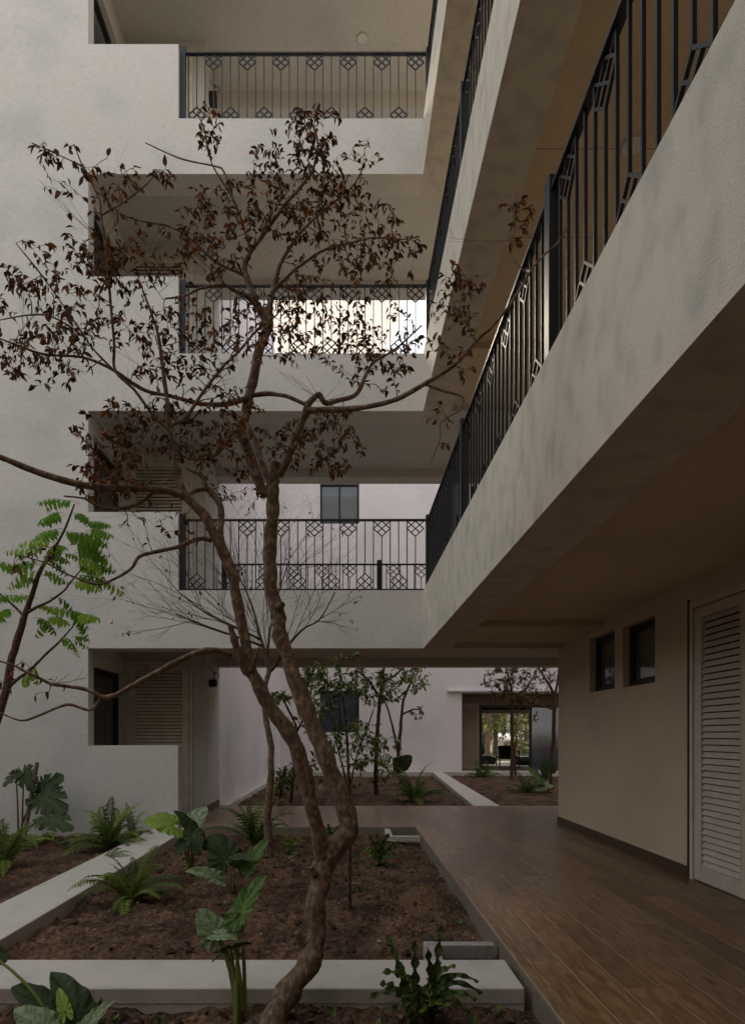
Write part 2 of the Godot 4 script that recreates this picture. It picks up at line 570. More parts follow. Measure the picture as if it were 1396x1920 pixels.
func walkway() -> void:
	var b := Buf.new()
	slab(b, 1.03, 3.29, -0.5, -0.0016, -6, 9.8)
	slab(b, -2.456, 9.0, -0.5, -0.0016, 9.8, 12.68)
	var floor_o := tag(made("walkway", b, M.grout), "wood plank walkway with pale joints under the balcony", "walkway", "", "structure")
	var edge := Buf.new()
	slab(edge, 1.016, 1.0298, -0.4, -0.006, -6, 9.72)
	slab(edge, -2.2, 1.0298, -0.4, -0.006, 9.765, 9.7998)
	made("edge_face", edge, M.dirty, floor_o)
	var cuts := {}
	var r := RandomNumberGenerator.new()
	r.seed = 77
	var count := 0
	for col in range(-18, 18):
		var x0 := 1.10 + col * 0.2
		var x1 := x0 + 0.1955
		if col == -18: x0 = -2.455
		var first := 9.805
		if x1 > 1.0 and x0 < 3.28: first = 0.5
		if col == -1:
			x0 = 1.034
			x1 = 1.0975
		if col == -1: lone(floor_o, r)
		if x0 > 3.2 and x0 < 3.28: x1 = 3.268
		if x0 > 4.6: break
		var d := 0.36 + 0.4 * posmod(col, 3) - 1.2
		while d < 12.67:
			var a := maxf(d, first)
			var z := minf(d + 1.1955, 12.672)
			d += 1.2
			if z - a < 0.03: continue
			var w := x1 - x0
			var key := "%d_%d" % [roundi(w * 1000), roundi((z - a) * 1000)]
			if not cuts.has(key): cuts[key] = plank_mesh(w, z - a)
			var t := Transform3D(Basis(), W((x0 + x1) / 2, r.randf_range(-0.0006, 0.0006), (a + z) / 2))
			if r.randf() < 0.5: t.basis = Basis(Vector3.UP, PI)
			if count < 298:
				put("plank", cuts[key], M.planks[r.randi() % 5], floor_o, t)
			count += 1

func lone(floor_o: Node, r: RandomNumberGenerator) -> void:
	# the full planks of the crossing beside the cut strip of the walkway edge
	for k in 3:
		var a := 9.805 + k * 0.98
		put("plank", plank_mesh(0.13, 0.975), M.planks[r.randi() % 5], floor_o, Transform3D(Basis(), W(0.966, 0, a + 0.49)))

func kerbs() -> void:
	var t: Node
	t = one("planter_wall", null, M.stone, -6.5, 0.975, -0.5, -0.02, 3.60, 4.06, 0.006)
	tag(t, "broad pale stone planter wall crossing the foreground behind the leaning tree trunk", "planter wall")
	one("joint", t, M.concrete, -6.4, 0.965, -0.105, -0.098, 3.597, 3.61)
	t = one("planter_wall", null, M.stone, -2.86, -2.35, -0.5, -0.021, 4.063, 9.79, 0.006)
	tag(t, "long pale stone planter wall running back from the left edge to the louvered porch", "planter wall")
	var b := Buf.new()
	slab(b, 0.515, 0.60, -0.4, -0.028, 4.063, 4.45, 0.005)
	slab(b, 0.602, 0.985, -0.125, -0.03, 4.37, 4.45, 0.005)
	t = made("drain_box", b, M.concrete)
	tag(t, "square open concrete drain box behind the foreground planter wall beside the walkway", "drain box", "open concrete drain boxes at the walkway edge")
	one("pit_floor", t, M.void, 0.60, 1.01, -0.22, -0.2, 4.063, 4.36)
	b = Buf.new()
	slab(b, 0.60, 1.01, -0.1, -0.022, 9.0, 9.08, 0.005)
	slab(b, 0.56, 0.64, -0.1, -0.024, 9.083, 9.76, 0.005)
	t = made("drain_box", b, M.stone)
	tag(t, "small open concrete drain box at the far inner corner of the walkway", "drain box", "open concrete drain boxes at the walkway edge")
	one("pit_floor", t, M.void, 0.645, 1.0, -0.22, -0.19, 9.085, 9.76)
	# far courtyard
	b = Buf.new()
	var p := [W(2.45, 0.0, 12.69), W(2.95, 0.0, 12.69), W(3.38, 0.05, 23.2), W(3.02, 0.05, 23.2)]
	var q := [W(2.45, -0.4, 12.69), W(2.95, -0.4, 12.69), W(3.38, -0.4, 23.2), W(3.02, -0.4, 23.2)]
	b.face(p, Vector3.UP)
	for i in 4:
		var k := (i + 1) % 4
		b.face([p[i], p[k], q[k], q[i]], (p[i] + p[k]) / 2 - (p[0] + p[2]) / 2)
	tag(made("planter_wall", b, M.stone), "pale planter wall running away between the two far soil beds", "planter wall")
	tag(one("planter_wall", null, M.stone, -2.44, -2.28, -0.4, 0.01, 12.69, 23.2, 0.005), "narrow pale kerb along the foot of the far left lilac wall", "planter wall")
	tag(one("planter_wall", null, M.stone, -2.44, 9.0, -0.4, 0.06, 23.25, 24.0, 0.005), "pale step along the foot of the far garden building", "planter wall")


# ---------------------------------------------------------------- doors and windows of the buildings

# a louvered door leaf in its frame, built facing +z with its lower left corner at the origin
func louver_door(parent: Node, t: Transform3D, w: float, h: float, stile: float, low: float, high: float, pitch := 0.058, slat_mat: Material = null) -> void:
	var b := Buf.new()
	b.box(Vector3(0, 0, 0), Vector3(stile, h, 0.045), 0.003)
	b.box(Vector3(w - stile, 0, 0), Vector3(w, h, 0.045), 0.003)
	b.box(Vector3(stile, 0, 0), Vector3(w - stile, low, 0.042), 0.003)
	b.box(Vector3(stile, high, 0), Vector3(w - stile, h, 0.042), 0.003)
	b.box(Vector3(stile - 0.008, low, 0.01), Vector3(stile + 0.006, high, 0.05), 0.002)
	b.box(Vector3(w - stile - 0.006, low, 0.01), Vector3(w - stile + 0.008, high, 0.05), 0.002)
	var f := put("louver_door", b.mesh(), slat_mat if slat_mat else M.louver, parent, t)
	var back := Buf.new()
	back.box(Vector3(stile, low, 0.001), Vector3(w - stile, high, 0.006))
	put("backing", back.mesh(), M.void, f)
	var s := Buf.new()
	s.box(Vector3(0, -0.028, -0.0045), Vector3(w - 2 * stile - 0.012, 0.028, 0.0045), 0.002, Transform3D(Basis(Vector3.RIGHT, -0.52), Vector3.ZERO))
	var sm := s.mesh()
	var n := int((high - low) / pitch)
	for i in n:
		put("slat", sm, slat_mat if slat_mat else M.louver, f, Transform3D(Basis(), Vector3(stile + 0.006, low + (i + 0.5) * (high - low) / n, 0.028)))

# a framed pane, built facing +z with its lower left corner at the origin
func window(parent: Node, t: Transform3D, w: float, h: float, frame: float, panes := 1, lit: Material = null) -> void:
	var b := Buf.new()
	b.box(Vector3(0, 0, 0), Vector3(w, frame, 0.05), 0.003)
	b.box(Vector3(0, h - frame, 0), Vector3(w, h, 0.05), 0.003)
	for i in panes + 1:
		var x := i * (w - frame) / panes
		b.box(Vector3(x, frame, 0), Vector3(x + frame, h - frame, 0.048), 0.003)
	var f := put("window", b.mesh(), M.steel, parent, t)
	for i in panes:
		var x0 := i * (w - frame) / panes + frame
		var x1 := (i + 1) * (w - frame) / panes
		var g := Buf.new()
		g.box(Vector3(x0, frame, 0.018), Vector3(x1, h - frame, 0.024))
		put("pane", g.mesh(), M.glass, f)
	var d := Buf.new()
	d.box(Vector3(0.002, 0.002, -0.16), Vector3(w - 0.002, h - 0.002, -0.15))
	put("blind", d.mesh(), lit if lit else M.void, f)

func facing(x: float, y: float, d: float, turn: float) -> Transform3D:
	return Transform3D(Basis(Vector3.UP, turn), W(x, y, d))


# ---------------------------------------------------------------- the building across the courtyard

func courtyard_wing() -> void:
	var t := thing("courtyard_wing", "white plastered apartment block with three stacked balconies across the courtyard", "building", W(0, 0, 9.8))
	t.position = Vector3.ZERO
	var b := Buf.new()
	var holes := []
	for k in 4: holes.append([10.02, 11.36, (0.0 if k == 0 else TOP[k - 1] - 0.07), 2.42 + 3.53 * k])
	slab(b, -14, -4.16, -0.6, 14.3, 9.8, 12.65)
	pierced(b, false, -4.16, -3.86, -0.6, 14.3, 9.8, 12.65, holes)
	made("wall", b, M.plaster, t)
	b = Buf.new()
	slab(b, -3.86, -2.456, -0.6, 14.3, 11.42, 12.65)
	made("porch_wall", b, M.inner, t)
	for k in 3:
		one("balcony_fascia", t, M.plaster, -3.86, 1.14, BOT[k], TOP[k], 9.8, 10.2)
		one("crossing_beam", t, M.inner, 1.56, 9.0, BOT[k], TOP[k] - 0.07, 9.8, 10.2)
		one("parapet", t, M.plaster, -3.86, -2.515, TOP[k], PAR[k + 1], 9.8, 10.06)
		one("balcony_slab", t, M.inner, -3.86, 9.0, BOT[k] + 0.155, TOP[k] - 0.07, 10.2, 12.3)
		one("back_beam", t, M.inner, -2.456, 9.0, BOT[k], TOP[k], 12.3, 12.65)
		one("porch_beam", t, M.inner, -3.86, -2.456, BOT[k] + 0.155, TOP[k], 12.3, 12.65)
	one("roof_slab", t, M.inner, -3.86, 9.0, BOT[3], TOP[3], 9.8, 10.2)
	one("roof_slab", t, M.inner, -3.86, 9.0, BOT[3] + 0.155, TOP[3], 10.2, 12.3)
	one("roof_slab", t, M.inner, -2.456, 9.0, BOT[3] - 0.17, TOP[3], 12.3, 12.65)
	one("low_wall", t, M.plaster, -3.86, -2.518, -0.5, PAR[0], 9.8, 10.06)
	one("porch_floor", t, M.skirt, -3.86, -2.456, -0.4, -0.006, 10.06, 11.42)
	for k in 4:
		var y: float = 0.0 if k == 0 else TOP[k - 1] - 0.07
		# louvered door on the back wall of the porch
		var h: float = 2.60 + 3.53 * k - y
		var fr := Buf.new()
		slab(fr, -3.855, -3.79, y, y + h + 0.06, 11.38, 11.42, 0.004)
		slab(fr, -2.73, -2.67, y, y + h + 0.06, 11.38, 11.42, 0.004)
		slab(fr, -3.79, -2.73, y + h, y + h + 0.06, 11.38, 11.42, 0.004)
		made("door_frame", fr, M.louver, t)
		louver_door(t, facing(-3.785, y + 0.01, 11.415, 0), 1.05, h - 0.02, 0.115, 0.16, h - 0.12)
		# dark glazed door in the side wall
		var g := Buf.new()
		var top: float = 2.42 + 3.53 * k
		slab(g, -4.02, -3.95, y, top, 10.02, 10.09, 0.003)
		slab(g, -4.02, -3.95, y, top, 11.28, 11.36, 0.003)
		slab(g, -4.02, -3.95, top - 0.09, top, 10.09, 11.28, 0.003)
		slab(g, -4.02, -3.95, y, y + 0.1, 10.09, 11.28, 0.003)
		var fo := made("side_door", g, M.black, t)
		one("pane", fo, M.glass, -3.995, -3.985, y + 0.1, top - 0.09, 10.09, 11.28)
		one("panel", fo, M.brown_door, -4.15, -4.10, y, top, 10.02, 11.36)
	one("skirting", t, M.skirt, -2.456, -2.444, 0.001, 0.13, 11.45, 12.64)
	one("wall_groove", t, M.dark, -2.69, -2.684, 0.0, 2.66, 11.412, 11.4205)
	# the bronze letters over the ground floor door
	var tm := TextMesh.new()
	tm.text = "IN"
	var sf := SystemFont.new()
	sf.font_names = PackedStringArray(["Droid Serif"])
	tm.font = sf
	tm.font_size = 16
	tm.pixel_size = 0.0055
	tm.depth = 0.008
	put("door_letters", tm, M.bronze, t, facing(-3.475, 2.535, 11.365, 0))

func corridor_wing() -> void:
	var t := thing("corridor_wing", "cream corridor block whose balcony bands run above the walkway on the right", "building")
	for k in 3:
		one("balcony_fascia", t, M.render, 1.14, 1.56, BOT[k], TOP[k], -6, 10.2)
		one("corridor_slab", t, M.cream, 1.56, 3.27, BOT[k] + 0.165, TOP[k] - 0.07, -6, 9.8)
		one("dropped_soffit", t, M.cream, 1.56, 3.27, BOT[k] + 0.08, BOT[k] + 0.165, 8.35, 9.8)
		if k == 0: continue
		var j := Buf.new()
		for d in [5.6, 6.6]: slab(j, 1.57, 3.26, BOT[k] + 0.163, BOT[k] + 0.1655, d, d + 0.003)
		made("ceiling_joint", j, M.brown_door, t)
	one("roof_slab", t, M.render, 3.27, 9.0, 14.0, TOP[3], -6, 9.8)
	var b := Buf.new()
	pierced(b, false, 3.27, 3.52, -0.5, 2.83, -6, 10.16, [[8.02, 8.85, 1.94, 2.67], [6.97, 7.79, 1.93, 2.65], [5.28, 6.26, 0.0, 2.627]])
	made("corridor_wall", b, M.cream, t)
	b = Buf.new()
	slab(b, 3.27, 3.52, 2.83, 14.0, -6, 10.16)
	slab(b, 3.52, 9.0, -0.5, 14.0, -6, 10.16)
	made("rooms", b, M.cream, t)
	for w in [[8.85, 1.94, 0.83, 0.73], [7.79, 1.93, 0.82, 0.72]]:
		window(t, facing(3.40, w[1], w[0], -PI / 2), w[2], w[3], 0.085, 1)
	# the louvered door
	var fr := Buf.new()
	slab(fr, 3.262, 3.33, 0.0, 2.627, 6.205, 6.26, 0.004)
	slab(fr, 3.262, 3.33, 0.0, 2.627, 5.28, 5.335, 0.004)
	slab(fr, 3.262, 3.33, 2.565, 2.627, 5.335, 6.205, 0.004)
	made("door_frame", fr, M.louver, t)
	louver_door(t, facing(3.322, 0.012, 6.2, -PI / 2), 0.86, 2.545, 0.125, 0.14, 2.45)
	one("skirting", t, M.skirt, 3.256, 3.27, 0.001, 0.11, 6.29, 10.172)
	one("skirting", t, M.skirt, 3.27, 3.6, 0.001, 0.10, 10.16, 10.172)
	one("skirting", t, M.skirt, 3.256, 3.27, 0.001, 0.10, -2, 5.27)
	one("door_stop", t, M.brown_door, 3.255, 3.268, 0.0, 2.66, 6.262, 6.285)

func garden_wing() -> void:
	var t := thing("garden_wing", "lilac white garden building closing the far courtyard", "building")
	var b := Buf.new()
	pierced(b, true, -2.456, 4.2, 0.0, 14.6, 24.0, 24.3, [[-0.98, 0.45, 1.47, 2.99], [-0.98, 0.45, 9.1, 10.56]])
	slab(b, 4.2, 14, 2.9, 14.6, 24.0, 24.3)
	made("front_wall", b, M.lilac, t)
	one("side_wall", t, M.lilac, -9, -2.456, -0.5, 14.6, 12.65, 24.3)
	one("canopy", t, M.lilac, 3.68, 14, 2.95, 3.0, 23.84, 24.0)
	window(t, facing(-0.98, 1.47, 24.14, 0), 1.43, 1.52, 0.07, 2)
	window(t, facing(-0.98, 9.1, 24.14, 0), 1.43, 1.46, 0.07, 2, M.blue)
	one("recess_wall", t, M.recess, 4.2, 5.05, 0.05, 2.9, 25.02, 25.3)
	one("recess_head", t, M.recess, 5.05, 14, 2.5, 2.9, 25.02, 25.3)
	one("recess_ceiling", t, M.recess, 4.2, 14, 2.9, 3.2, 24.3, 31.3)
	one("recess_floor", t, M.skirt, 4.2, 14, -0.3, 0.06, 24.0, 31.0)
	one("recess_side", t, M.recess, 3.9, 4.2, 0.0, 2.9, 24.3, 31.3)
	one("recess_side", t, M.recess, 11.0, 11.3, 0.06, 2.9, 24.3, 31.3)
	louver_door(t, facing(4.24, 0.08, 25.0, 0), 0.78, 2.5, 0.1, 0.15, 2.35, 0.06, M.shutter)
	var f := Buf.new()
	for x in [5.06, 6.94, 8.9]: slab(f, x, x + 0.09, 0.06, 2.5, 24.96, 25.06, 0.003)
	slab(f, 5.15, 8.9, 2.41, 2.5, 24.965, 25.055, 0.003)
	var fo := made("sliding_door", f, M.black, t)
	one("pane", fo, M.glass, 7.03, 8.9, 0.08, 2.41, 25.0, 25.01)
	var curtain := Buf.new()
	for i in 16: slab(curtain, 7.05 + i * 0.115, 7.15 + i * 0.115, 0.08, 2.4, 25.2 + 0.03 * (i % 2), 25.23 + 0.03 * (i % 2), 0.01)
	made("curtain", curtain, M.void, fo)
	# garden side of the room
	var g := Buf.new()
	for x in [5.6, 7.78, 9.15]: slab(g, x, x + 0.07, 0.06, 2.75, 31.0, 31.08, 0.003)
	slab(g, 5.67, 9.15, 2.55, 2.75, 31.005, 31.075, 0.003)
	var gw := made("garden_window", g, M.black, t)
	one("pane", gw, M.clear, 5.67, 7.78, 0.06, 2.55, 31.03, 31.035)
	one("pane", gw, M.clear, 7.85, 9.15, 0.06, 2.55, 31.03, 31.035)
	one("roller_blind", gw, M.white, 5.7, 9.1, 2.38, 2.55, 30.96, 30.985)
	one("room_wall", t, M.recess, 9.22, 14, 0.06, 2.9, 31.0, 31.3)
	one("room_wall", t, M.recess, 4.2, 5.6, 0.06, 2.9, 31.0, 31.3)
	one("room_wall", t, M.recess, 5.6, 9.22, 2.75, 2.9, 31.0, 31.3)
	one("rear_block", t, M.lilac, -9, 14, 3.2, 14.6, 24.3, 31.3)
	one("rear_block", t, M.lilac, -9, 3.9, -0.3, 3.2, 24.3, 31.3)

func outer_wings() -> void:
	var t := thing("side_wing", "plain grey block enclosing the courtyard on the left, beyond the picture", "building")
	one("wall", t, M.outer, -14, -12.4, -0.6, 5.0, -6, 9.8)
	t = thing("rear_wing", "plain grey block enclosing the courtyard behind the viewer", "building")
	one("wall", t, M.outer, -14, 9, -0.6, 12.0, -4.6, -3.0)
	t = thing("far_side_wing", "plain white block closing the far courtyard on the right, beyond the picture", "building")
	one("wall", t, M.lilac, 13, 15, -0.6, 14.6, 10.2, 24)

func garden_room() -> void:
	var s := thing("sofa", "dark grey sofa with a cushion inside the far garden room", "sofa", W(5.6, 0.06, 27.2))
	var b := Buf.new()
	b.box(Vector3(-0.4, 0.12, -0.75), Vector3(0.4, 0.42, 0.75), 0.05)
	made("seat", b, M.sofa, s)
	b = Buf.new()
	b.box(Vector3(-0.5, 0.12, -0.8), Vector3(-0.36, 0.78, 0.8), 0.05)
	made("backrest", b, M.sofa, s)
	b = Buf.new()
	b.box(Vector3(-0.16, 0.0, -0.2), Vector3(0.16, 0.4, 0.2), 0.07, Transform3D(Basis(Vector3(0, 0, 1), 0.3), Vector3(-0.12, 0.5, 0.4)))
	made("cushion", b, M.sofa, s)
	var c := thing("armchair", "dark wooden armchair silhouetted against the bright garden window", "armchair", W(6.75, 0.06, 27.6))
	b = Buf.new()
	b.box(Vector3(-0.36, 0.3, -0.33), Vector3(0.36, 0.44, 0.33), 0.04)
	made("seat", b, M.sofa, c)
	b = Buf.new()
	b.box(Vector3(-0.34, 0.44, -0.36), Vector3(0.34, 0.86, -0.26), 0.04)
	made("backrest", b, M.sofa, c)
	for x in [-0.4, 0.4]:
		for z in [-0.3, 0.32]:
			b = Buf.new()
			b.box(Vector3(x - 0.025, 0, z - 0.025), Vector3(x + 0.025, 0.62, z + 0.025), 0.005)
			made("leg", b, M.timber, c)
		b = Buf.new()
		b.box(Vector3(x - 0.03, 0.62, -0.36), Vector3(x + 0.03, 0.65, 0.36), 0.005)
		made("armrest", b, M.timber, c)
	var o := thing("daybed", "pale blue low daybed by the bright garden window", "daybed", W(8.1, 0.06, 29.2))
	b = Buf.new()
	b.box(Vector3(-0.75, 0.14, -0.5), Vector3(0.6, 0.36, 0.5), 0.05)
	made("mattress", b, M.blue, o)
	b = Buf.new()
	b.box(Vector3(-0.73, 0.0, -0.48), Vector3(0.58, 0.14, 0.48))
	made("base", b, M.timber, o)
	var r := thing("bookshelf", "dark shelf at the right side of the far garden room", "shelf", W(8.6, 0.06, 26.4))
	for x in [-0.55, 0.52]:
		b = Buf.new()
		b.box(Vector3(x, 0, -0.15), Vector3(x + 0.03, 2.1, 0.15))
		made("side_panel", b, M.timber, r)
	for k in 5:
		b = Buf.new()
		b.box(Vector3(-0.52, 0.1 + k * 0.48, -0.15), Vector3(0.52, 0.13 + k * 0.48, 0.15))
		made("shelf_board", b, M.timber, r)
	tag(one("lawn", null, M.grass, -40, 60, -0.5, -0.02, 31.4, 90), "sunny lawn behind the garden building", "lawn", "", "structure")
	tag(one("terrace", null, M.stone, 3, 12, -0.3, 0.04, 31.31, 33.6, 0.005), "pale terrace outside the garden window", "terrace", "", "structure")


# ---------------------------------------------------------------- railings

# height 1.10 above the band they stand on; u runs along the railing, up is y
func railing(label: String, group: String, at: Transform3D, length: float, posts: Array, tops: Array, bottoms: Array, full: Array, s: float) -> void:
	var t := thing("balcony_railing", label, "railing", Vector3.ZERO, 0.0, group)
	t.transform = at
	var hh := s * 0.91
	var lo := 0.05
	var hi := 1.075
	var b := Buf.new()
	b.box(Vector3(0, hi, -0.0275), Vector3(length, 1.10, 0.0275), 0.003)
	made("top_rail", b, M.steel, t)
	b = Buf.new()
	b.box(Vector3(0, 0.03, -0.012), Vector3(length, lo, 0.012), 0.002)
	made("bottom_rail", b, M.steel, t)
	b = Buf.new()
	b.box(Vector3(-0.048, 0, -0.0375), Vector3(0.048, 1.165, 0.0375), 0.004)
	var pm := b.mesh()
	for u in posts: put("post", pm, M.steel, t, Transform3D(Basis(), Vector3(u, 0, 0.004)))
	var bars := []
	for k in [[lo, hi], [lo, hi - 2 * hh], [lo + 2 * hh, hi]]:
		b = Buf.new()
		b.box(Vector3(-0.0075, k[0], -0.0095), Vector3(0.0075, k[1], 0.0095), 0.0012)
		bars.append(b.mesh())
	for u in full: put("bar", bars[0], M.steel, t, Transform3D(Basis(), Vector3(u, 0, 0)))
	for up in [true, false]:
		var c := Vector3(0, hi - hh if up else lo + hh, 0)
		var sg := 1.0 if up else -1.0
		b = Buf.new()
		var w := 0.014
		for sx in [-1.0, 1.0]:
			b.strut(c + Vector3(sx * s, 0, 0), c + Vector3(0, hh, 0), w, 0.0172, Vector3(0, 0, 1))
			b.strut(c + Vector3(sx * s, 0, 0), c + Vector3(0, -hh, 0), w, 0.0168, Vector3(0, 0, 1))
			b.strut(c + Vector3(-sx * s / 2, -sg * hh / 2, 0), c + Vector3(sx * s, sg * hh, 0), w, 0.0164 + 0.0004 * sx, Vector3(0, 0, 1))
		var dm := b.mesh()
		for u in (tops if up else bottoms):
			put("diamond_motif", dm, M.steel, t, Transform3D(Basis(), Vector3(u, 0, 0)))
			put("bar", bars[1 if up else 2], M.steel, t, Transform3D(Basis(), Vector3(u, 0, 0)))

func all_railings() -> void:
	var where := ["lowest", "middle", "topmost"]
	for k in 3:
		var tops := []
		var bottoms := []
		var full := []
		for i in 30:
			var u := 0.083 + i * 0.127
			if u > 3.62: break
			if i == 0 or i % 2 == 0: full.append(u)
			elif i % 4 == 1: bottoms.append(u)
			else: tops.append(u)
		railing("%s black railing with diamonds facing the viewer, %s" % [where[k], ["behind the bare shrub", "across the glowing sky", "above the highest band"][k]], "black diamond railings facing the viewer", Transform3D(Basis(), W(-2.476, TOP[k], 9.92)), 3.70, [0.0], tops, bottoms, full, 0.127)
		tops = []
		bottoms = []
		full = []
		var posts := []
		for bay in 5:
			var u0 := bay * 3.0
			posts.append(u0)
			for i in range(1, 23):
				var u := u0 + i * 0.1325
				if u > 13.0: continue
				if i % 2 == 1 or i == 22: full.append(u)
				elif i % 4 == 2: tops.append(u)
				else: bottoms.append(u)
		railing("%s black diamond railing running away along the right corridor" % where[k], "black diamond railings along the right corridor", Transform3D(Basis(Vector3.UP, -PI / 2), W(1.235, TOP[k], 9.93)), 13.2, posts, tops, bottoms, full, 0.1325)
		tops = []
		bottoms = []
		full = []
		posts = []
		for bay in 3:
			var u0 := bay * 2.95
			posts.append(u0)
			for i in range(1, 22):
				var u := u0 + i * 0.1325
				if i % 2 == 1: full.append(u)
				elif i % 4 == 2: tops.append(u)
				else: bottoms.append(u)
		railing("%s railing on the far side of the open passage, seen through the front one" % where[k], "railings on the far side of the passage", Transform3D(Basis(), W(-2.33, TOP[k], 12.5)), 8.8, posts, tops, bottoms, full, 0.1325)
	var tr := one("planter_tray", null, M.black, -0.42, 0.17, TOP[0] + 0.002, TOP[0] + 0.07, 10.0, 10.12, 0.006)
	tag(tr, "long black tray on the lowest balcony edge behind the railing", "tray")

func ceiling_lamps() -> void:
	var names := ["in the lowest balcony ceiling, behind the tree fork", "in the middle balcony ceiling, among the brown leaves", "in the topmost balcony ceiling, above the railing"]
	for k in 4:
		var p := W(0.27, BOT[mini(k, 2) + 1] + 0.155, 11.35)
		var l: String = "round white unlit ceiling lamp " + names[mini(k, 2)]
		if k == 3:
			p = W(2.42, BOT[1] + 0.165, 5.55)
			l = "round white unlit ceiling lamp in the right corridor ceiling behind the bars"
		var t := thing("ceiling_lamp", l, "ceiling lamp", p, 0.0, "round ceiling lamps")
		var b := Buf.new()
		b.tube([Vector3(0, 0, 0), Vector3(0, -0.02, 0), Vector3(0, -0.024, 0)], [0.10, 0.10, 0.09], 20)
		made("rim", b, M.white, t)
		b = Buf.new()
		b.tube([Vector3(0, -0.018, 0), Vector3(0, -0.034, 0), Vector3(0, -0.042, 0)], [0.078, 0.06, 0.02], 20)
		made("diffuser", b, M.white, t)

func wall_lamps() -> void:
	var spots := ["beside the ground floor louvered door", "beside the porch of the lowest balcony", "beside the porch of the middle balcony", "behind the topmost railing"]
	for k in 4:
		if k == 1 or k == 2: continue
		var y: float = 2.23 + 3.47 * k
		var t := thing("wall_lamp", "small dark wall lamp with looping cables " + spots[k], "wall lamp", W(-2.456, y, 11.75), 0.0, "small dark wall lamps")
		var b := Buf.new()
		var big := 0.13 if k == 0 else 0.22
		b.box(Vector3(0.0, 0, -0.06), Vector3(0.13, big, 0.06), 0.01)
		made("housing", b, M.black, t)
		b = Buf.new()
		var pts := []
		for i in 17:
			var a := i / 16.0
			pts.append(Vector3(0.07 + 0.07 * sin(a * 5.5) * (0.4 + a), big + a * 0.32 + 0.06 * sin(a * 9.0), 0.03 * sin(a * 6.0)))
		var rr := []
		for i in 17: rr.append(0.006)
		b.tube(pts, rr, 6)
		pts = []
		rr = []
		for i in 13:
			var a := TAU * i / 12.0
			pts.append(Vector3(0.13 + 0.05 * cos(a), big + 0.06 + 0.05 * sin(a), 0.02))
			rr.append(0.005)
		b.tube(pts, rr, 6)
		made("cable", b, M.black, t)


# ---------------------------------------------------------------- leaves

var dead_leaves: Array[Buf] = []
var small_leaves: Array[Buf] = []
var pinnate: Array[Buf] = []
var fronds := []
var ladders := []

# one leaf along +x, unit long, folded along its midrib and curled downwards
func leaf_buf(segs: int, width: float, fold: float, curl: float, twist: float, stem := 0.0) -> Buf:
	var b := Buf.new()
	var mid := []
	var lefts := []
	var rights := []
	var p := Vector3.ZERO
	var an := 0.0
	for i in segs + 1:
		var t := float(i) / segs
		var w := width * 0.5 * pow(sin(PI * clampf(pow(t, 0.8), 0.02, 0.985)), 0.85)
		var roll := twist * t
		var side := Vector3(0, sin(roll), cos(roll))
		var up := Vector3(sin(an) * 0.0, cos(roll), -sin(roll))
		mid.append(p)
		lefts.append(p + side * w * cos(fold) + up * w * sin(fold))
		rights.append(p - side * w * cos(fold) + up * w * sin(fold))
		an = curl * t
		p += Vector3(cos(an), -sin(an), 0) / segs
	for i in segs:
		b.face([mid[i], mid[i + 1], lefts[i + 1], lefts[i]], Vector3.UP)
		b.face([mid[i], rights[i], rights[i + 1], mid[i + 1]], Vector3.UP)
	if stem > 0.0:
		b.strut(Vector3(-stem, 0, 0), Vector3.ZERO, 0.035, 0.035, Vector3.UP)
	return b

func frond_mesh(pairs: int, a0: float, bend: float, width: float, leaflet: float, sd: int, lean := 0.25) -> ArrayMesh:
	var r := RandomNumberGenerator.new()
	r.seed = sd
	var b := Buf.new()
	var p := Vector3.ZERO
	var pts := [p]
	var rr := [0.010]
	var sway := r.randf_range(-0.25, 0.25)
	for i in pairs:
		var t := float(i + 1) / pairs
		var an := a0 - bend * t * t
		var dir := Vector3(cos(an), sin(an), sway * t).normalized()
		p += dir / pairs
		pts.append(p)
		rr.append(0.010 * (1.0 - t) + 0.0025)
		if t < 0.12: continue
		var up := Vector3(-dir.y, dir.x, 0).normalized()
		var prof := width * pow(sin(PI * clampf(0.10 + 0.90 * t, 0.0, 0.985)), 0.65) * (1.0 - 0.25 * t)
		for s in [-1.0, 1.0]:
			var l := prof * r.randf_range(0.85, 1.1)
			var out: Vector3 = (Vector3(0, 0, s) + dir * (lean + 0.3 * t) + up * r.randf_range(-0.25, 0.12)).normalized()
			var w := leaflet / pairs * 0.5
			var tip := p + out * l - up * l * 0.22
			var m1 := p + out * l * 0.35 + dir * w + up * 0.004
			var m2 := p + out * l * 0.35 - dir * w * 0.9 + up * 0.004
			b.face([p, m1, tip], up)
			b.face([p, tip, m2], up)
	b.tube(pts, rr, 3, false)
	return b.mesh()

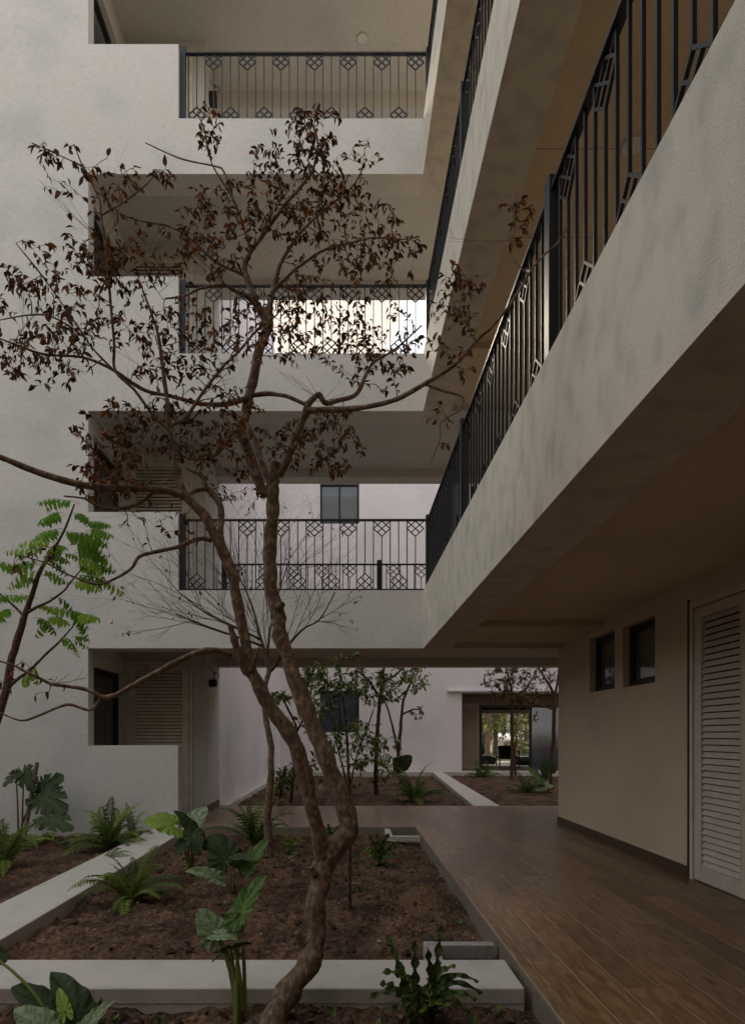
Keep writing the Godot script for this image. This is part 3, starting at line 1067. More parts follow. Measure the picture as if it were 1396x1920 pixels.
func pinnate_buf(pairs: int, droop: float, ll: float, lw: float, sd: int) -> Buf:
	var r := RandomNumberGenerator.new()
	r.seed = sd
	var b := Buf.new()
	var leaflets := [leaf_buf(3, lw, 0.25, 0.5, 0.1), leaf_buf(3, lw, 0.35, 0.8, -0.2)]
	var p := Vector3.ZERO
	var pts := [p]
	var rr := [0.010]
	for i in pairs + 1:
		var t := float(i) / pairs
		var an := 0.25 - droop * t
		var dir := Vector3(cos(an), sin(an), 0)
		p += dir * (1.0 - ll * 0.6) / (pairs + 1)
		pts.append(p)
		rr.append(0.008 - 0.005 * t)
		if i == 0: continue
		var size := ll * (0.75 + 0.35 * sin(PI * t)) * r.randf_range(0.85, 1.1)
		for s in [-1.0, 1.0]:
			var yaw: float = -s * (1.05 - 0.35 * t + r.randf_range(-0.12, 0.12))
			var basis := Basis(Vector3(0, 0, 1), an - 0.3) * Basis(Vector3.UP, yaw) * Basis(Vector3(0, 0, 1), -0.30 - r.randf() * 0.45)
			b.add(leaflets[r.randi() % 2], Transform3D(basis.scaled(Vector3.ONE * size), p))
		if i == pairs:
			b.add(leaflets[0], Transform3D(Basis(Vector3(0, 0, 1), an - 0.2).scaled(Vector3.ONE * size), p))
	b.tube(pts, rr, 3, false)
	return b

func make_leaves() -> void:
	for k in 6:
		dead_leaves.append(leaf_buf(4, [0.52, 0.6, 0.46, 0.56, 0.64, 0.42][k], [0.4, 0.8, 1.0, 0.3, 0.6, 1.1][k], [0.6, 1.7, 0.4, 2.2, 1.1, 0.7][k], [0.6, -1.1, 1.6, 0.3, -0.7, 2.2][k], 0.18))
	for k in 3:
		small_leaves.append(leaf_buf(3, [0.46, 0.52, 0.4][k], [0.25, 0.4, 0.15][k], [0.4, 0.9, 0.2][k], [0.1, -0.3, 0.4][k], 0.12))
	for k in 4:
		pinnate.append(pinnate_buf([5, 6, 5, 6][k], [0.7, 1.0, 1.3, 0.85][k], [0.27, 0.25, 0.28, 0.26][k], 0.46, k + 3))
	for k in 5:
		fronds.append(frond_mesh([22, 24, 21, 25, 22][k], [1.25, 1.05, 0.8, 1.4, 0.6][k], [1.5, 1.8, 1.6, 1.1, 1.5][k], [0.15, 0.17, 0.175, 0.15, 0.17][k], 0.95, k + 31))
	for k in 3:
		ladders.append(frond_mesh(16, [1.35, 1.1, 0.9][k], [0.7, 1.1, 1.3][k], 0.11, 0.75, k + 51, 0.5))


# ---------------------------------------------------------------- trees

class Plant:
	var root: Node3D
	var pos := PackedVector3Array()
	var rad := PackedFloat32Array()
	var first := 0
	var twigs := Buf.new()
	var leaves := []        # [transform, colour number, shape number]

func smooth_path(pts: Array, cuts: int) -> Array:
	# pts: [Vector3, radius]; Catmull-Rom through them
	var out := []
	for i in pts.size() - 1:
		var a: Array = pts[maxi(i - 1, 0)]
		var b: Array = pts[i]
		var c: Array = pts[i + 1]
		var d: Array = pts[mini(i + 2, pts.size() - 1)]
		for k in cuts:
			var t := float(k) / cuts
			out.append([b[0].cubic_interpolate(c[0], a[0], d[0], t), lerpf(b[1], c[1], t)])
	out.append(pts[-1])
	return out

# pts: surveyed [px, py, distance, width in px]
func limb(t: Plant, called: String, pts: Array, mat: Material, sides := 8, knobby := 0.10) -> MeshInstance3D:
	var q := []
	for p in pts: q.append([sv(p[0], p[1], p[2]), p[3] * 0.5 * p[2] / 1230.0])
	var path := smooth_path(q, 6 if pts.size() < 8 else 5)
	var ps := []
	var rs := []
	for i in path.size():
		var k: Vector3 = path[i][0]
		ps.append(k + Vector3(hum.get_noise_3dv(k * 9.0), 0, hum.get_noise_3dv(k * 9.0 + Vector3(50, 0, 0))) * path[i][1] * 0.35)
		rs.append(path[i][1] * (1.0 + knobby * 2.2 * hum.get_noise_3dv(k * 14.0)))
		t.pos.append(ps[-1])
		t.rad.append(rs[-1])
	var b := Buf.new()
	b.tube(ps, rs, sides)
	return made(called, b, mat, t.root)

func grow(t: Plant, blobs: Array, leaf_len: float, many: float, down: float, colours: int, spread_leaf := 0.6, fine := 1.0, dense := 1.0) -> void:
	# blobs: [px, py, distance, half width px, half height px, half depth m, twigs, leaves per twig]
	var targets := []
	for bl in blobs:
		for i in int(bl[6] * dense):
			var p: Vector3
			while true:
				p = Vector3(rng.randf_range(-1, 1), rng.randf_range(-1, 1), rng.randf_range(-1, 1))
				if p.length() < 1.0: break
			targets.append([sv(bl[0] + p.x * bl[3], bl[1] + p.y * bl[4], bl[2] + p.z * bl[5]), bl[7]])
	for q in targets:
		var near := 1e9
		for i in range(t.first, t.pos.size(), 2): near = minf(near, t.pos[i].distance_squared_to(q[0]))
		q.append(near)
	targets.sort_custom(func(a, c): return a[2] < c[2])
	for q in targets:
		var goal: Vector3 = q[0]
		var best := -1
		var near := 1e9
		for i in range(t.first, t.pos.size()):
			var dd := t.pos[i].distance_squared_to(goal)
			# a twig would rather leave a branch below it than one above
			if t.pos[i].y > goal.y: dd *= 1.35
			if dd < near:
				near = dd
				best = i
		var from := t.pos[best]
		var l := from.distance_to(goal)
		if l < 0.02: continue
		var dir := (goal - from) / l
		var j := Vector3(rng.randf_range(-1, 1), rng.randf_range(-0.4, 1.2), rng.randf_range(-1, 1))
		var c := from + dir * l * 0.5 + (j - dir * j.dot(dir)) * l * 0.16
		var r0 := minf(t.rad[best] * 0.75, (0.0022 + 0.006 * l) * fine)
		var r1 := minf(r0, 0.0013 * fine)
		var ps := []
		var rs := []
		var steps := 4 if l < 0.25 else 7
		for i in steps + 1:
			var k := float(i) / steps
			var p := from.lerp(c, k).lerp(c.lerp(goal, k), k)
			if i > 0 and i < steps: p += Vector3(rng.randf_range(-1, 1), rng.randf_range(-1, 1), rng.randf_range(-1, 1)) * l * 0.018
			ps.append(p)
			rs.append(lerpf(r0, r1, k))
			if i > 0:
				t.pos.append(p)
				t.rad.append(rs[-1])
		t.twigs.tube(ps, rs, 4, false)
		var n := int(q[1] * many + rng.randf())
		for i in n:
			var k := 1.0 - pow(rng.randf(), 1.3) * 0.75
			var p: Vector3 = ps[int(k * steps)].lerp(ps[mini(int(k * steps) + 1, steps)], fposmod(k * steps, 1.0))
			var out := Vector3(rng.randf_range(-1, 1), rng.randf_range(-1, 1) - down, rng.randf_range(-1, 1)) * spread_leaf + dir * 0.5
			t.leaves.append([leaf_at(p, out, leaf_len * rng.randf_range(0.65, 1.25)), rng.randi() % colours, rng.randi()])

# a spray of fine bare twigs that forks again and again
func spray(t: Plant, from: Vector3, dir: Vector3, l: float, r0: float, forks: int, leaf := 0.0, leaf_len := 0.05) -> void:
	var steps := 6
	var p := from
	var d := dir.normalized()
	var ps := [p]
	var rs := [r0]
	var bend := Vector3(rng.randf_range(-1, 1), rng.randf_range(-0.3, 0.9), rng.randf_range(-1, 1)) * 0.09
	for i in steps:
		d = (d + bend + Vector3(rng.randf_range(-1, 1), rng.randf_range(-1, 1), rng.randf_range(-1, 1)) * 0.06).normalized()
		p += d * l / steps
		ps.append(p)
		rs.append(lerpf(r0, r0 * 0.42, (i + 1.0) / steps))
		if rng.randf() < leaf and i > 1:
			t.leaves.append([leaf_at(p, Vector3(rng.randf_range(-1, 1), -0.5, rng.randf_range(-1, 1)), leaf_len * rng.randf_range(0.6, 1.2)), rng.randi() % 4, rng.randi()])
	t.twigs.tube(ps, rs, 3, false)
	if forks <= 0: return
	for i in range(1, steps + 1):
		if rng.randf() > 0.78: continue
		var side := d.cross(Vector3(rng.randf_range(-1, 1), rng.randf_range(-1, 1), rng.randf_range(-1, 1))).normalized()
		var dd: Vector3 = ((ps[i] - ps[i - 1]).normalized() + side * rng.randf_range(0.45, 0.9) + Vector3(0, 0.12, 0)).normalized()
		spray(t, ps[i], dd, l * rng.randf_range(0.4, 0.72) * (1.15 - 0.4 * i / steps), rs[i] * 0.72, forks - 1, leaf, leaf_len)

func leaf_at(p: Vector3, out: Vector3, size: float) -> Transform3D:
	var x := out.normalized()
	var hint := Vector3(rng.randf_range(-0.7, 0.7), 1.0, rng.randf_range(-0.7, 0.7))
	var z := x.cross(hint).normalized()
	var y := z.cross(x)
	return Transform3D(Basis(x * size, y * size, z * size), p + x * size * 0.15)

func finish_twigs(t: Plant, mat: Material) -> void:
	if t.twigs.v.size():
		tag(made("twigs", t.twigs, mat, t.root), "", "", "", "stuff")

func foliage(t: Plant, shapes: Array, colours: Array, called := "foliage") -> void:
	var b := Buf.new()
	for l in t.leaves:
		var c: Color = colours[l[1] % colours.size()]
		var f := 0.75 + 0.5 * float((l[2] >> 8) % 100) / 100.0
		b.add(shapes[l[2] % shapes.size()], l[0], Color(c.r * f, c.g * f, c.b * f))
	tag(made(called, b, M.tint, t.root), "", "", "", "stuff")

func main_tree() -> void:
	var t := Plant.new()
	t.root = thing("courtyard_tree", "large leaning tree with two bare trunks and withered brown leaves in the foreground", "tree")
	limb(t, "trunk", [[500, 1960, 3.28, 50], [514, 1915, 3.32, 47], [540, 1863, 3.38, 46], [574, 1812, 3.44, 44], [590, 1768, 3.48, 40], [593, 1715, 3.52, 39], [598, 1670, 3.55, 40], [605, 1630, 3.58, 43], [620, 1600, 3.6, 44], [645, 1570, 3.62, 38], [654, 1545, 3.64, 36], [643, 1501, 3.66, 33], [612, 1426, 3.7, 33], [583, 1350, 3.74, 32], [554, 1275, 3.78, 30], [535, 1215, 3.8, 29], [523, 1185, 3.81, 29], [518, 1143, 3.82, 26], [508, 1095, 3.83, 24], [505, 1048, 3.84, 24], [508, 1000, 3.84, 25], [511, 962, 3.84, 24], [511, 925, 3.84, 25], [514, 896, 3.84, 22], [517, 868, 3.84, 19]], M.bark, 12, 0.16)
	t.first = t.pos.size() - 50
	limb(t, "stem", [[606, 1618, 3.58, 34], [599, 1580, 3.56, 29], [590, 1535, 3.55, 28], [577, 1480, 3.54, 29], [556, 1405, 3.53, 30], [534, 1365, 3.52, 31], [508, 1330, 3.51, 27], [484, 1285, 3.5, 26], [466, 1245, 3.5, 26], [461, 1205, 3.5, 22], [453, 1166, 3.49, 20], [443, 1120, 3.48, 20], [435, 1076, 3.47, 21], [414, 1024, 3.46, 20], [388, 975, 3.44, 19], [366, 948, 3.43, 18], [346, 926, 3.42, 17], [334, 895, 3.42, 12], [327, 860, 3.42, 11], [318, 801, 3.42, 10], [313, 750, 3.42, 9], [303, 670, 3.42, 7], [296, 625, 3.42, 6], [283, 585, 3.42, 5], [268, 545, 3.42, 4]], M.bark, 10, 0.12)
	limb(t, "limb", [[468, 1262, 3.49, 24], [452, 1232, 3.47, 20], [440, 1205, 3.46, 18], [433, 1178, 3.45, 13], [432, 1172, 3.45, 10]], M.bark, 8, 0.2)
	limb(t, "limb", [[356, 936, 3.43, 16], [330, 924, 3.40, 15], [301, 918, 3.37, 14], [251, 915, 3.32, 14], [176, 912, 3.27, 13], [120, 901, 3.22, 13], [60, 881, 3.17, 12], [0, 857, 3.12, 11], [-80, 830, 3.05, 9]], M.bark, 8)
	limb(t, "limb", [[432, 1228, 3.47, 13], [411, 1221, 3.43, 12], [388, 1220, 3.38, 12], [361, 1227, 3.34, 11], [320, 1247, 3.3, 11], [280, 1269, 3.27, 10], [240, 1291, 3.24, 10], [216, 1304, 3.22, 10], [193, 1308, 3.2, 11], [178, 1299, 3.19, 7], [150, 1290, 3.18, 7], [100, 1283, 3.17, 6], [75, 1272, 3.16, 6], [50, 1260, 3.15, 5], [22, 1246, 3.14, 4], [-20, 1235, 3.12, 3]], M.bark, 8)
	limb(t, "limb", [[190, 1308, 3.2, 9], [185, 1319, 3.2, 7], [166, 1331, 3.2, 6], [130, 1321, 3.2, 6], [100, 1330, 3.2, 5], [75, 1341, 3.2, 5], [40, 1351, 3.2, 4], [0, 1336, 3.2, 3]], M.bark, 6)
	limb(t, "limb", [[420, 1036, 3.46, 14], [414, 1000, 3.48, 13], [413, 955, 3.5, 13], [403, 932, 3.5, 13], [388, 915, 3.5, 11], [383, 902, 3.5, 8], [375, 889, 3.5, 7], [362, 885, 3.5, 5], [347, 877, 3.5, 3]], M.bark, 8, 0.2)
	limb(t, "limb", [[396, 918, 3.5, 9], [378, 918, 3.48, 9], [362, 922, 3.45, 9], [350, 932, 3.43, 9]], M.bark, 6)
	limb(t, "limb", [[398, 1014, 3.46, 10], [380, 1010, 3.44, 9], [361, 1014, 3.42, 9], [331, 1026, 3.4, 8], [296, 1034, 3.38, 8], [261, 1044, 3.36, 7], [246, 1066, 3.35, 6], [211, 1087, 3.33, 5], [180, 1095, 3.32, 4], [130, 1078, 3.3, 4], [85, 1055, 3.28, 3], [30, 1040, 3.25, 2]], M.bark, 6)
	limb(t, "limb", [[511, 905, 3.84, 19], [497, 926, 3.84, 18], [481, 889, 3.83, 18], [464, 841, 3.83, 18], [452, 806, 3.83, 18], [458, 785, 3.84, 18], [469, 735, 3.85, 19], [477, 695, 3.86, 19], [489, 645, 3.88, 18], [501, 612, 3.9, 20], [498, 595, 3.9, 19], [481, 572, 3.9, 12], [467, 535, 3.9, 12], [459, 506, 3.9, 11], [466, 476, 3.9, 10], [486, 449, 3.9, 9], [507, 421, 3.9, 8], [532, 386, 3.9, 7], [567, 346, 3.9, 6], [587, 316, 3.9, 5], [596, 270, 3.88, 4], [582, 222, 3.86, 3]], M.bark, 10)
	limb(t, "limb", [[504, 900, 3.86, 12], [488, 862, 3.9, 12], [478, 826, 3.93, 11], [462, 796, 3.96, 10]], M.bark, 8, 0.25)
	limb(t, "limb", [[500, 606, 3.9, 16], [505, 575, 3.92, 12], [512, 541, 3.94, 9], [520, 512, 3.97, 8], [528, 490, 4.0, 7], [560, 440, 4.05, 5], [600, 400, 4.1, 4], [660, 350, 4.1, 3], [686, 300, 4.1, 2]], M.bark, 8)
	limb(t, "limb", [[512, 545, 3.94, 7], [535, 522, 3.9, 6], [560, 500, 3.86, 6], [610, 468, 3.8, 5], [660, 455, 3.75, 4], [700, 446, 3.7, 3], [770, 450, 3.65, 2]], M.bark, 6)
	limb(t, "limb", [[498, 603, 3.9, 9], [470, 562, 3.85, 8], [440, 545, 3.8, 7], [420, 535, 3.75, 6], [380, 540, 3.7, 5], [345, 555, 3.66, 4], [310, 560, 3.62, 3]], M.bark, 6)
	limb(t, "limb", [[459, 516, 3.9, 7], [440, 508, 3.88, 6], [420, 500, 3.86, 6], [395, 484, 3.84, 5], [360, 450, 3.8, 4], [320, 425, 3.78, 4], [270, 415, 3.74, 3], [220, 400, 3.7, 2]], M.bark, 6)
	limb(t, "limb", [[470, 470, 3.9, 6], [455, 420, 3.86, 5], [440, 380, 3.82, 4], [410, 330, 3.8, 4], [395, 300, 3.78, 3], [385, 250, 3.76, 3], [370, 210, 3.74, 2]], M.bark, 6)
	limb(t, "limb", [[436, 372, 3.82, 4], [420, 322, 3.84, 4], [400, 311, 3.86, 3], [340, 298, 3.9, 3], [273, 268, 3.94, 2]], M.bark, 5)
	limb(t, "limb", [[524, 893, 3.84, 15], [539, 861, 3.82, 14], [552, 826, 3.8, 13], [563, 800, 3.78, 13], [573, 774, 3.76, 13], [579, 757, 3.75, 13], [597, 740, 3.76, 11], [605, 752, 3.77, 10], [614, 756, 3.78, 10], [632, 751, 3.8, 9], [662, 743, 3.83, 8], [675, 728, 3.86, 7], [684, 706, 3.9, 6], [700, 680, 3.93, 5], [740, 655, 3.96, 4], [790, 610, 4.0, 3]], M.bark, 8)
	limb(t, "limb", [[574, 770, 3.76, 12], [600, 768, 3.72, 11], [632, 768, 3.68, 11], [670, 765, 3.63, 10], [700, 760, 3.58, 9], [745, 748, 3.53, 9], [795, 720, 3.47, 9], [850, 685, 3.4, 8], [899, 632, 3.34, 7], [919, 615, 3.31, 6], [949, 580, 3.28, 5], [974, 543, 3.24, 5], [1000, 500, 3.2, 4], [1019, 479, 3.18, 4], [1049, 452, 3.12, 3]], M.bark, 8)
	limb(t, "limb", [[795, 720, 3.47, 6], [830, 733, 3.45, 5], [866, 745, 3.43, 4], [860, 770, 3.42, 3], [827, 790, 3.42, 2], [824, 825, 3.42, 2], [806, 868, 3.42, 2]], M.bark, 5)
	limb(t, "limb", [[466, 745, 3.85, 11], [440, 754, 3.8, 9], [421, 758, 3.76, 9], [376, 757, 3.7, 8], [321, 743, 3.63, 7], [280, 735, 3.58, 7], [251, 720, 3.54, 7], [211, 693, 3.49, 6], [155, 670, 3.43, 5], [85, 665, 3.37, 5], [40, 650, 3.33, 4], [0, 635, 3.3, 3]], M.bark, 7)
	limb(t, "limb", [[468, 742, 3.85, 9], [501, 738, 3.83, 9], [525, 741, 3.81, 8], [542, 745, 3.8, 8], [572, 758, 3.77, 8]], M.bark, 6)
	limb(t, "limb", [[316, 806, 3.42, 8], [298, 788, 3.4, 8], [281, 770, 3.38, 7], [251, 730, 3.35, 6], [216, 695, 3.32, 6], [214, 640, 3.3, 5], [206, 551, 3.28, 5], [200, 476, 3.26, 5], [190, 401, 3.24, 4], [186, 371, 3.24, 4], [155, 311, 3.22, 3], [140, 271, 3.2, 2]], M.bark, 6)
	limb(t, "limb", [[320, 798, 3.42, 7], [335, 791, 3.43, 7], [351, 780, 3.45, 7], [381, 735, 3.5, 6], [416, 690, 3.56, 6], [446, 660, 3.62, 5], [481, 620, 3.68, 5], [520, 590, 3.72, 3]], M.bark, 6)
	limb(t, "limb", [[216, 697, 3.32, 4], [180, 660, 3.3, 4], [150, 625, 3.27, 3], [100, 595, 3.22, 3], [60, 590, 3.2, 3], [0, 600, 3.15, 2]], M.bark, 5)
	limb(t, "limb", [[165, 640, 3.28, 4], [110, 560, 3.25, 3], [70, 505, 3.2, 3], [30, 456, 3.15, 2]], M.bark, 5)
	limb(t, "limb", [[300, 912, 3.37, 7], [270, 938, 3.36, 7], [245, 950, 3.35, 7], [210, 955, 3.34, 6], [180, 947, 3.33, 5], [160, 935, 3.32, 4], [120, 930, 3.3, 3]], M.bark, 6)
	limb(t, "limb", [[281, 905, 3.35, 8], [273, 870, 3.36, 7], [262, 840, 3.38, 6], [240, 815, 3.4, 4], [215, 780, 3.42, 4]], M.bark, 6, 0.2)
	limb(t, "limb", [[452, 806, 3.83, 9], [435, 812, 3.8, 9], [420, 835, 3.75, 8], [400, 855, 3.7, 7], [370, 862, 3.65, 5], [320, 850, 3.6, 4]], M.bark, 6)
	limb(t, "limb", [[191, 404, 3.24, 4], [230, 380, 3.22, 3], [270, 350, 3.2, 3], [300, 318, 3.18, 2]], M.bark, 5)
	limb(t, "limb", [[154, 311, 3.22, 3], [120, 295, 3.2, 2], [60, 268, 3.18, 2]], M.bark, 5)
	limb(t, "limb", [[890, 640, 3.35, 4], [870, 600, 3.38, 3], [862, 560, 3.4, 2], [885, 520, 3.42, 2]], M.bark, 5)
	limb(t, "limb", [[990, 515, 3.2, 3], [960, 480, 3.2, 2], [965, 430, 3.2, 2], [968, 355, 3.2, 2]], M.bark, 5)
	# the knots and the stub on the trunk
	for k in [[568, 1770, 3.46, 556, 1748, 14], [590, 1640, 3.52, 583, 1625, 12], [655, 1548, 3.62, 668, 1543, 20], [522, 1140, 3.78, 531, 1130, 15], [470, 1258, 3.46, 487, 1212, 6]]:
		var p0 := sv(k[0], k[1], k[2])
		var p1 := sv(k[3], k[4], k[2] - 0.01)
		var rr: float = k[5] * 0.5 * k[2] / 1230.0
		var knot := Buf.new()
		knot.tube([p0, p0.lerp(p1, 0.5), p1], [rr * 1.3, rr, rr * 0.7], 8)
		made("knot", knot, M.bark, t.root)
	grow(t, [
		[120, 560, 3.3, 130, 130, 0.35, 70, 3.2], [250, 480, 3.4, 130, 80, 0.4, 46, 3.2], [410, 420, 3.7, 90, 100, 0.4, 62, 3.2],
		[560, 340, 3.85, 100, 120, 0.4, 90, 3.6], [640, 440, 3.8, 120, 110, 0.4, 62, 3.0], [540, 600, 3.85, 130, 90, 0.4, 84, 3.2],
		[690, 640, 3.8, 105, 95, 0.4, 64, 3.0], [340, 640, 3.5, 130, 90, 0.4, 66, 3.0], [90, 660, 3.2, 100, 70, 0.3, 40, 3.0],
		[250, 800, 3.4, 120, 70, 0.3, 46, 3.4], [205, 890, 3.35, 75, 60, 0.22, 34, 3.4], [600, 830, 3.75, 95, 65, 0.3, 54, 3.2],
		[400, 800, 3.6, 110, 85, 0.35, 62, 3.0], [850, 610, 3.4, 60, 115, 0.25, 24, 3.2], [965, 420, 3.2, 40, 70, 0.12, 7, 4.0],
		[880, 520, 3.4, 40, 40, 0.15, 7, 3.6], [395, 240, 3.78, 30, 65, 0.15, 10, 3.2], [590, 245, 3.85, 55, 50, 0.2, 22, 4.0],
		[180, 345, 3.25, 110, 60, 0.2, 20, 2.6], [820, 800, 3.42, 25, 60, 0.08, 5, 3.0], [100, 285, 3.2, 45, 25, 0.1, 6, 3.0],
		[60, 1050, 3.25, 60, 30, 0.15, 7, 1.5], [60, 1270, 3.15, 80, 40, 0.2, 8, 0.8], [300, 980, 3.4, 90, 50, 0.2, 14, 1.2], [730, 470, 3.7, 80, 70, 0.25, 26, 3.0], [440, 900, 3.6, 80, 60, 0.25, 16, 2.0],
		[680, 300, 4.0, 30, 45, 0.15, 7, 2.4], [310, 320, 3.25, 25, 25, 0.1, 5, 3.0]], 0.039, 1.25, 0.5, 4, 0.7, 1.35, 1.9)
	for i in 150:
		var k := rng.randi_range(130, t.pos.size() - 1)
		if t.rad[k] > 0.018 or t.pos[k].y < 1.6 or t.pos[k].y > 4.1: continue
		var away := Vector3(rng.randf_range(-1, 1), rng.randf_range(-0.3, 1.1), rng.randf_range(-0.6, 0.6))
		spray(t, t.pos[k], away, rng.randf_range(0.15, 0.42), minf(t.rad[k] * 0.7, 0.0028), 1)
	finish_twigs(t, M.bark)
	t.leaves.sort_custom(func(a, c): return a[0].basis.x.length() / -a[0].origin.z > c[0].basis.x.length() / -c[0].origin.z)
	var shapes := []
	for b in dead_leaves: shapes.append(b.mesh())
	var rest := Buf.new()
	for i in t.leaves.size():
		var l: Array = t.leaves[i]
		if i < 290:
			put("leaf", shapes[l[2] % 6], M.dead[l[1]], t.root, l[0])
		else:
			var c: Color = M.dead[l[1]].albedo_color.srgb_to_linear()
			var f := 0.75 + 0.6 * float((l[2] >> 8) % 100) / 100.0
			rest.add(dead_leaves[l[2] % 6], l[0], Color(c.r * f, c.g * f, c.b * f))
	tag(made("withered_leaves", rest, M.tint_dead, t.root), "", "", "", "stuff")

func far_tree(label: String, called: String, limbs: Array, blobs: Array, size: float, many: float, colours: Array, shapes: Array, fine := 1.6, down := 0.4, group := "") -> Plant:
	var t := Plant.new()
	t.root = thing(called, label, "tree", Vector3.ZERO, 0.0, group)
	for i in limbs.size(): limb(t, "trunk" if i == 0 else "limb", limbs[i], M.far_bark, 7, 0.08)
	if limbs[0].size() > 2: t.first = 4
	grow(t, blobs, size, many, down, 4, 0.7, fine)
	finish_twigs(t, M.twig)
	if t.leaves.size(): foliage(t, shapes, colours)
	return t

func other_trees() -> void:
	var green := [Color(0.17, 0.21, 0.06), Color(0.11, 0.155, 0.045), Color(0.25, 0.29, 0.09), Color(0.075, 0.115, 0.035)]
	var olive := [Color(0.34, 0.34, 0.08), Color(0.18, 0.22, 0.06), Color(0.42, 0.33, 0.10), Color(0.11, 0.15, 0.045)]
	var rusty := [Color(0.15, 0.085, 0.04), Color(0.10, 0.06, 0.03), Color(0.20, 0.135, 0.055), Color(0.13, 0.13, 0.05)]
	# the bare shrub behind the leaning tree
	var bare := Plant.new()
	bare.root = thing("bare_shrub", "slender bare shrub with fine twigs behind the leaning trunks", "tree")
	var stems := [
		[[510, 1625, 8.0, 19], [504, 1580, 8.0, 16], [502, 1530, 8.0, 15], [507, 1460, 8.0, 13], [508, 1400, 8.0, 12], [498, 1345, 8.0, 11], [496, 1295, 8.0, 10], [503, 1255, 8.0, 9], [494, 1215, 7.95, 7], [484, 1180, 7.9, 5], [470, 1130, 7.85, 4], [440, 1060, 7.8, 3]],
		[[501, 1262, 8.0, 8], [516, 1248, 8.0, 7], [528, 1225, 7.9, 6], [548, 1200, 7.85, 5], [570, 1178, 7.8, 4], [600, 1160, 7.75, 3], [628, 1110, 7.7, 2]],
		[[490, 1200, 7.95, 6], [470, 1190, 7.8, 4], [430, 1172, 7.6, 4], [380, 1145, 7.5, 3], [330, 1105, 7.4, 2]],
		[[500, 1240, 8.0, 6], [505, 1190, 8.05, 5], [520, 1120, 8.1, 3], [545, 1040, 8.15, 2]],
		[[494, 1212, 7.95, 5], [450, 1196, 7.7, 4], [390, 1175, 7.5, 3], [330, 1150, 7.3, 2]]]
	for i in stems.size(): limb(bare, "trunk" if i == 0 else "limb", stems[i], M.bark if i == 0 else M.far_bark, 7, 0.08)
	var aims := [[500, 1215, 470, 1050], [490, 1200, 420, 1060], [484, 1180, 380, 1010], [470, 1190, 330, 1060], [450, 1180, 300, 1090], [430, 1172, 290, 1120], [400, 1155, 270, 1040], [380, 1145, 330, 1000], [450, 1196, 300, 1170], [420, 1185, 290, 1150], [390, 1175, 240, 1130], [360, 1165, 250, 1180], [470, 1130, 420, 980], [505, 1190, 480, 1000], [512, 1150, 545, 1000], [525, 1105, 590, 990], [545, 1045, 600, 960], [528, 1225, 560, 1090], [548, 1200, 590, 1060], [570, 1178, 640, 1090], [600, 1160, 660, 1130], [590, 1165, 650, 1165], [440, 1060, 400, 960], [460, 1100, 440, 990], [330, 1105, 270, 1030], [496, 1225, 430, 1130], [480, 1185, 360, 1130], [515, 1130, 500, 980]]
	for q in aims:
		var p0 := sv(q[0], q[1], 7.8 + rng.randf_range(-0.15, 0.15))
		var p1 := sv(q[2], q[3], 7.6 + rng.randf_range(-0.5, 0.5))
		spray(bare, p0, p1 - p0, p0.distance_to(p1) * 1.1, 0.0055, 2, 0.035, 0.06)
	finish_twigs(bare, M.twig)
	foliage(bare, small_leaves, [Color(0.18, 0.20, 0.05), Color(0.10, 0.06, 0.03), Color(0.13, 0.16, 0.05), Color(0.08, 0.045, 0.03)])
	# the green sapling on the left
	var t := Plant.new()
	t.root = thing("feather_leaf_sapling", "young tree with bright green feather leaves before the left white wall", "tree")
	limb(t, "trunk", [[-95, 1690, 6.3, 17], [-60, 1560, 6.3, 16], [-20, 1410, 6.3, 15], [13, 1287, 6.3, 15], [21, 1244, 6.3, 14], [39, 1179, 6.3, 13], [49, 1147, 6.3, 11], [64, 1104, 6.3, 9], [75, 1072, 6.3, 8], [90, 1046, 6.3, 6], [107, 1020, 6.3, 5], [125, 985, 6.3, 4], [140, 945, 6.3, 3]], M.far_bark, 8)
	limb(t, "limb", [[48, 1150, 6.3, 8], [70, 1138, 6.25, 6], [92, 1128, 6.2, 5], [120, 1108, 6.15, 4], [133, 1091, 6.1, 3], [160, 1060, 6.1, 2]], M.far_bark, 6)
	limb(t, "limb", [[46, 1156, 6.3, 6], [20, 1130, 6.35, 4], [-10, 1105, 6.4, 3], [-40, 1080, 6.4, 2]], M.far_bark, 6)
	limb(t, "limb", [[20, 1285, 6.3, 7], [35, 1272, 6.28, 6], [58, 1255, 6.25, 5], [86, 1227, 6.2, 5], [110, 1205, 6.18, 4], [127, 1186, 6.15, 3], [150, 1160, 6.1, 2]], M.far_bark, 6)
	var spots := [[140, 950, 175], [140, 955, 20], [130, 975, 200], [125, 985, 150], [120, 1000, -10], [115, 1010, 15], [110, 1015, 190], [150, 985, 0], [160, 985, 30], [105, 1022, 165], [130, 1005, 40], [150, 1010, 50], [100, 1035, -5], [140, 1035, 10], [95, 1045, 20], [90, 1048, 185], [85, 1060, 170], [130, 1060, -10], [150, 1050, 25], [150, 1075, 15], [80, 1075, 5], [75, 1085, 190], [130, 1095, 10], [150, 1070, 50], [60, 1110, 200], [50, 1130, 170], [100, 1125, 20], [80, 1140, 30], [65, 1150, 5], [70, 1155, 45], [30, 1140, 200], [10, 1120, 170], [5, 1115, 220], [-10, 1105, 150], [0, 1125, 200], [120, 1145, 15], [135, 1150, -5], [140, 1165, 5], [130, 1150, 150], [145, 1190, 20], [130, 1190, 10], [128, 1188, 60], [110, 1205, 30], [60, 1255, 80], [62, 1250, 100], [140, 1140, 60], [120, 1130, 40], [100, 1150, 25], [-20, 1040, 20]]
	var meshes := []
	for b in pinnate: meshes.append(b.mesh())
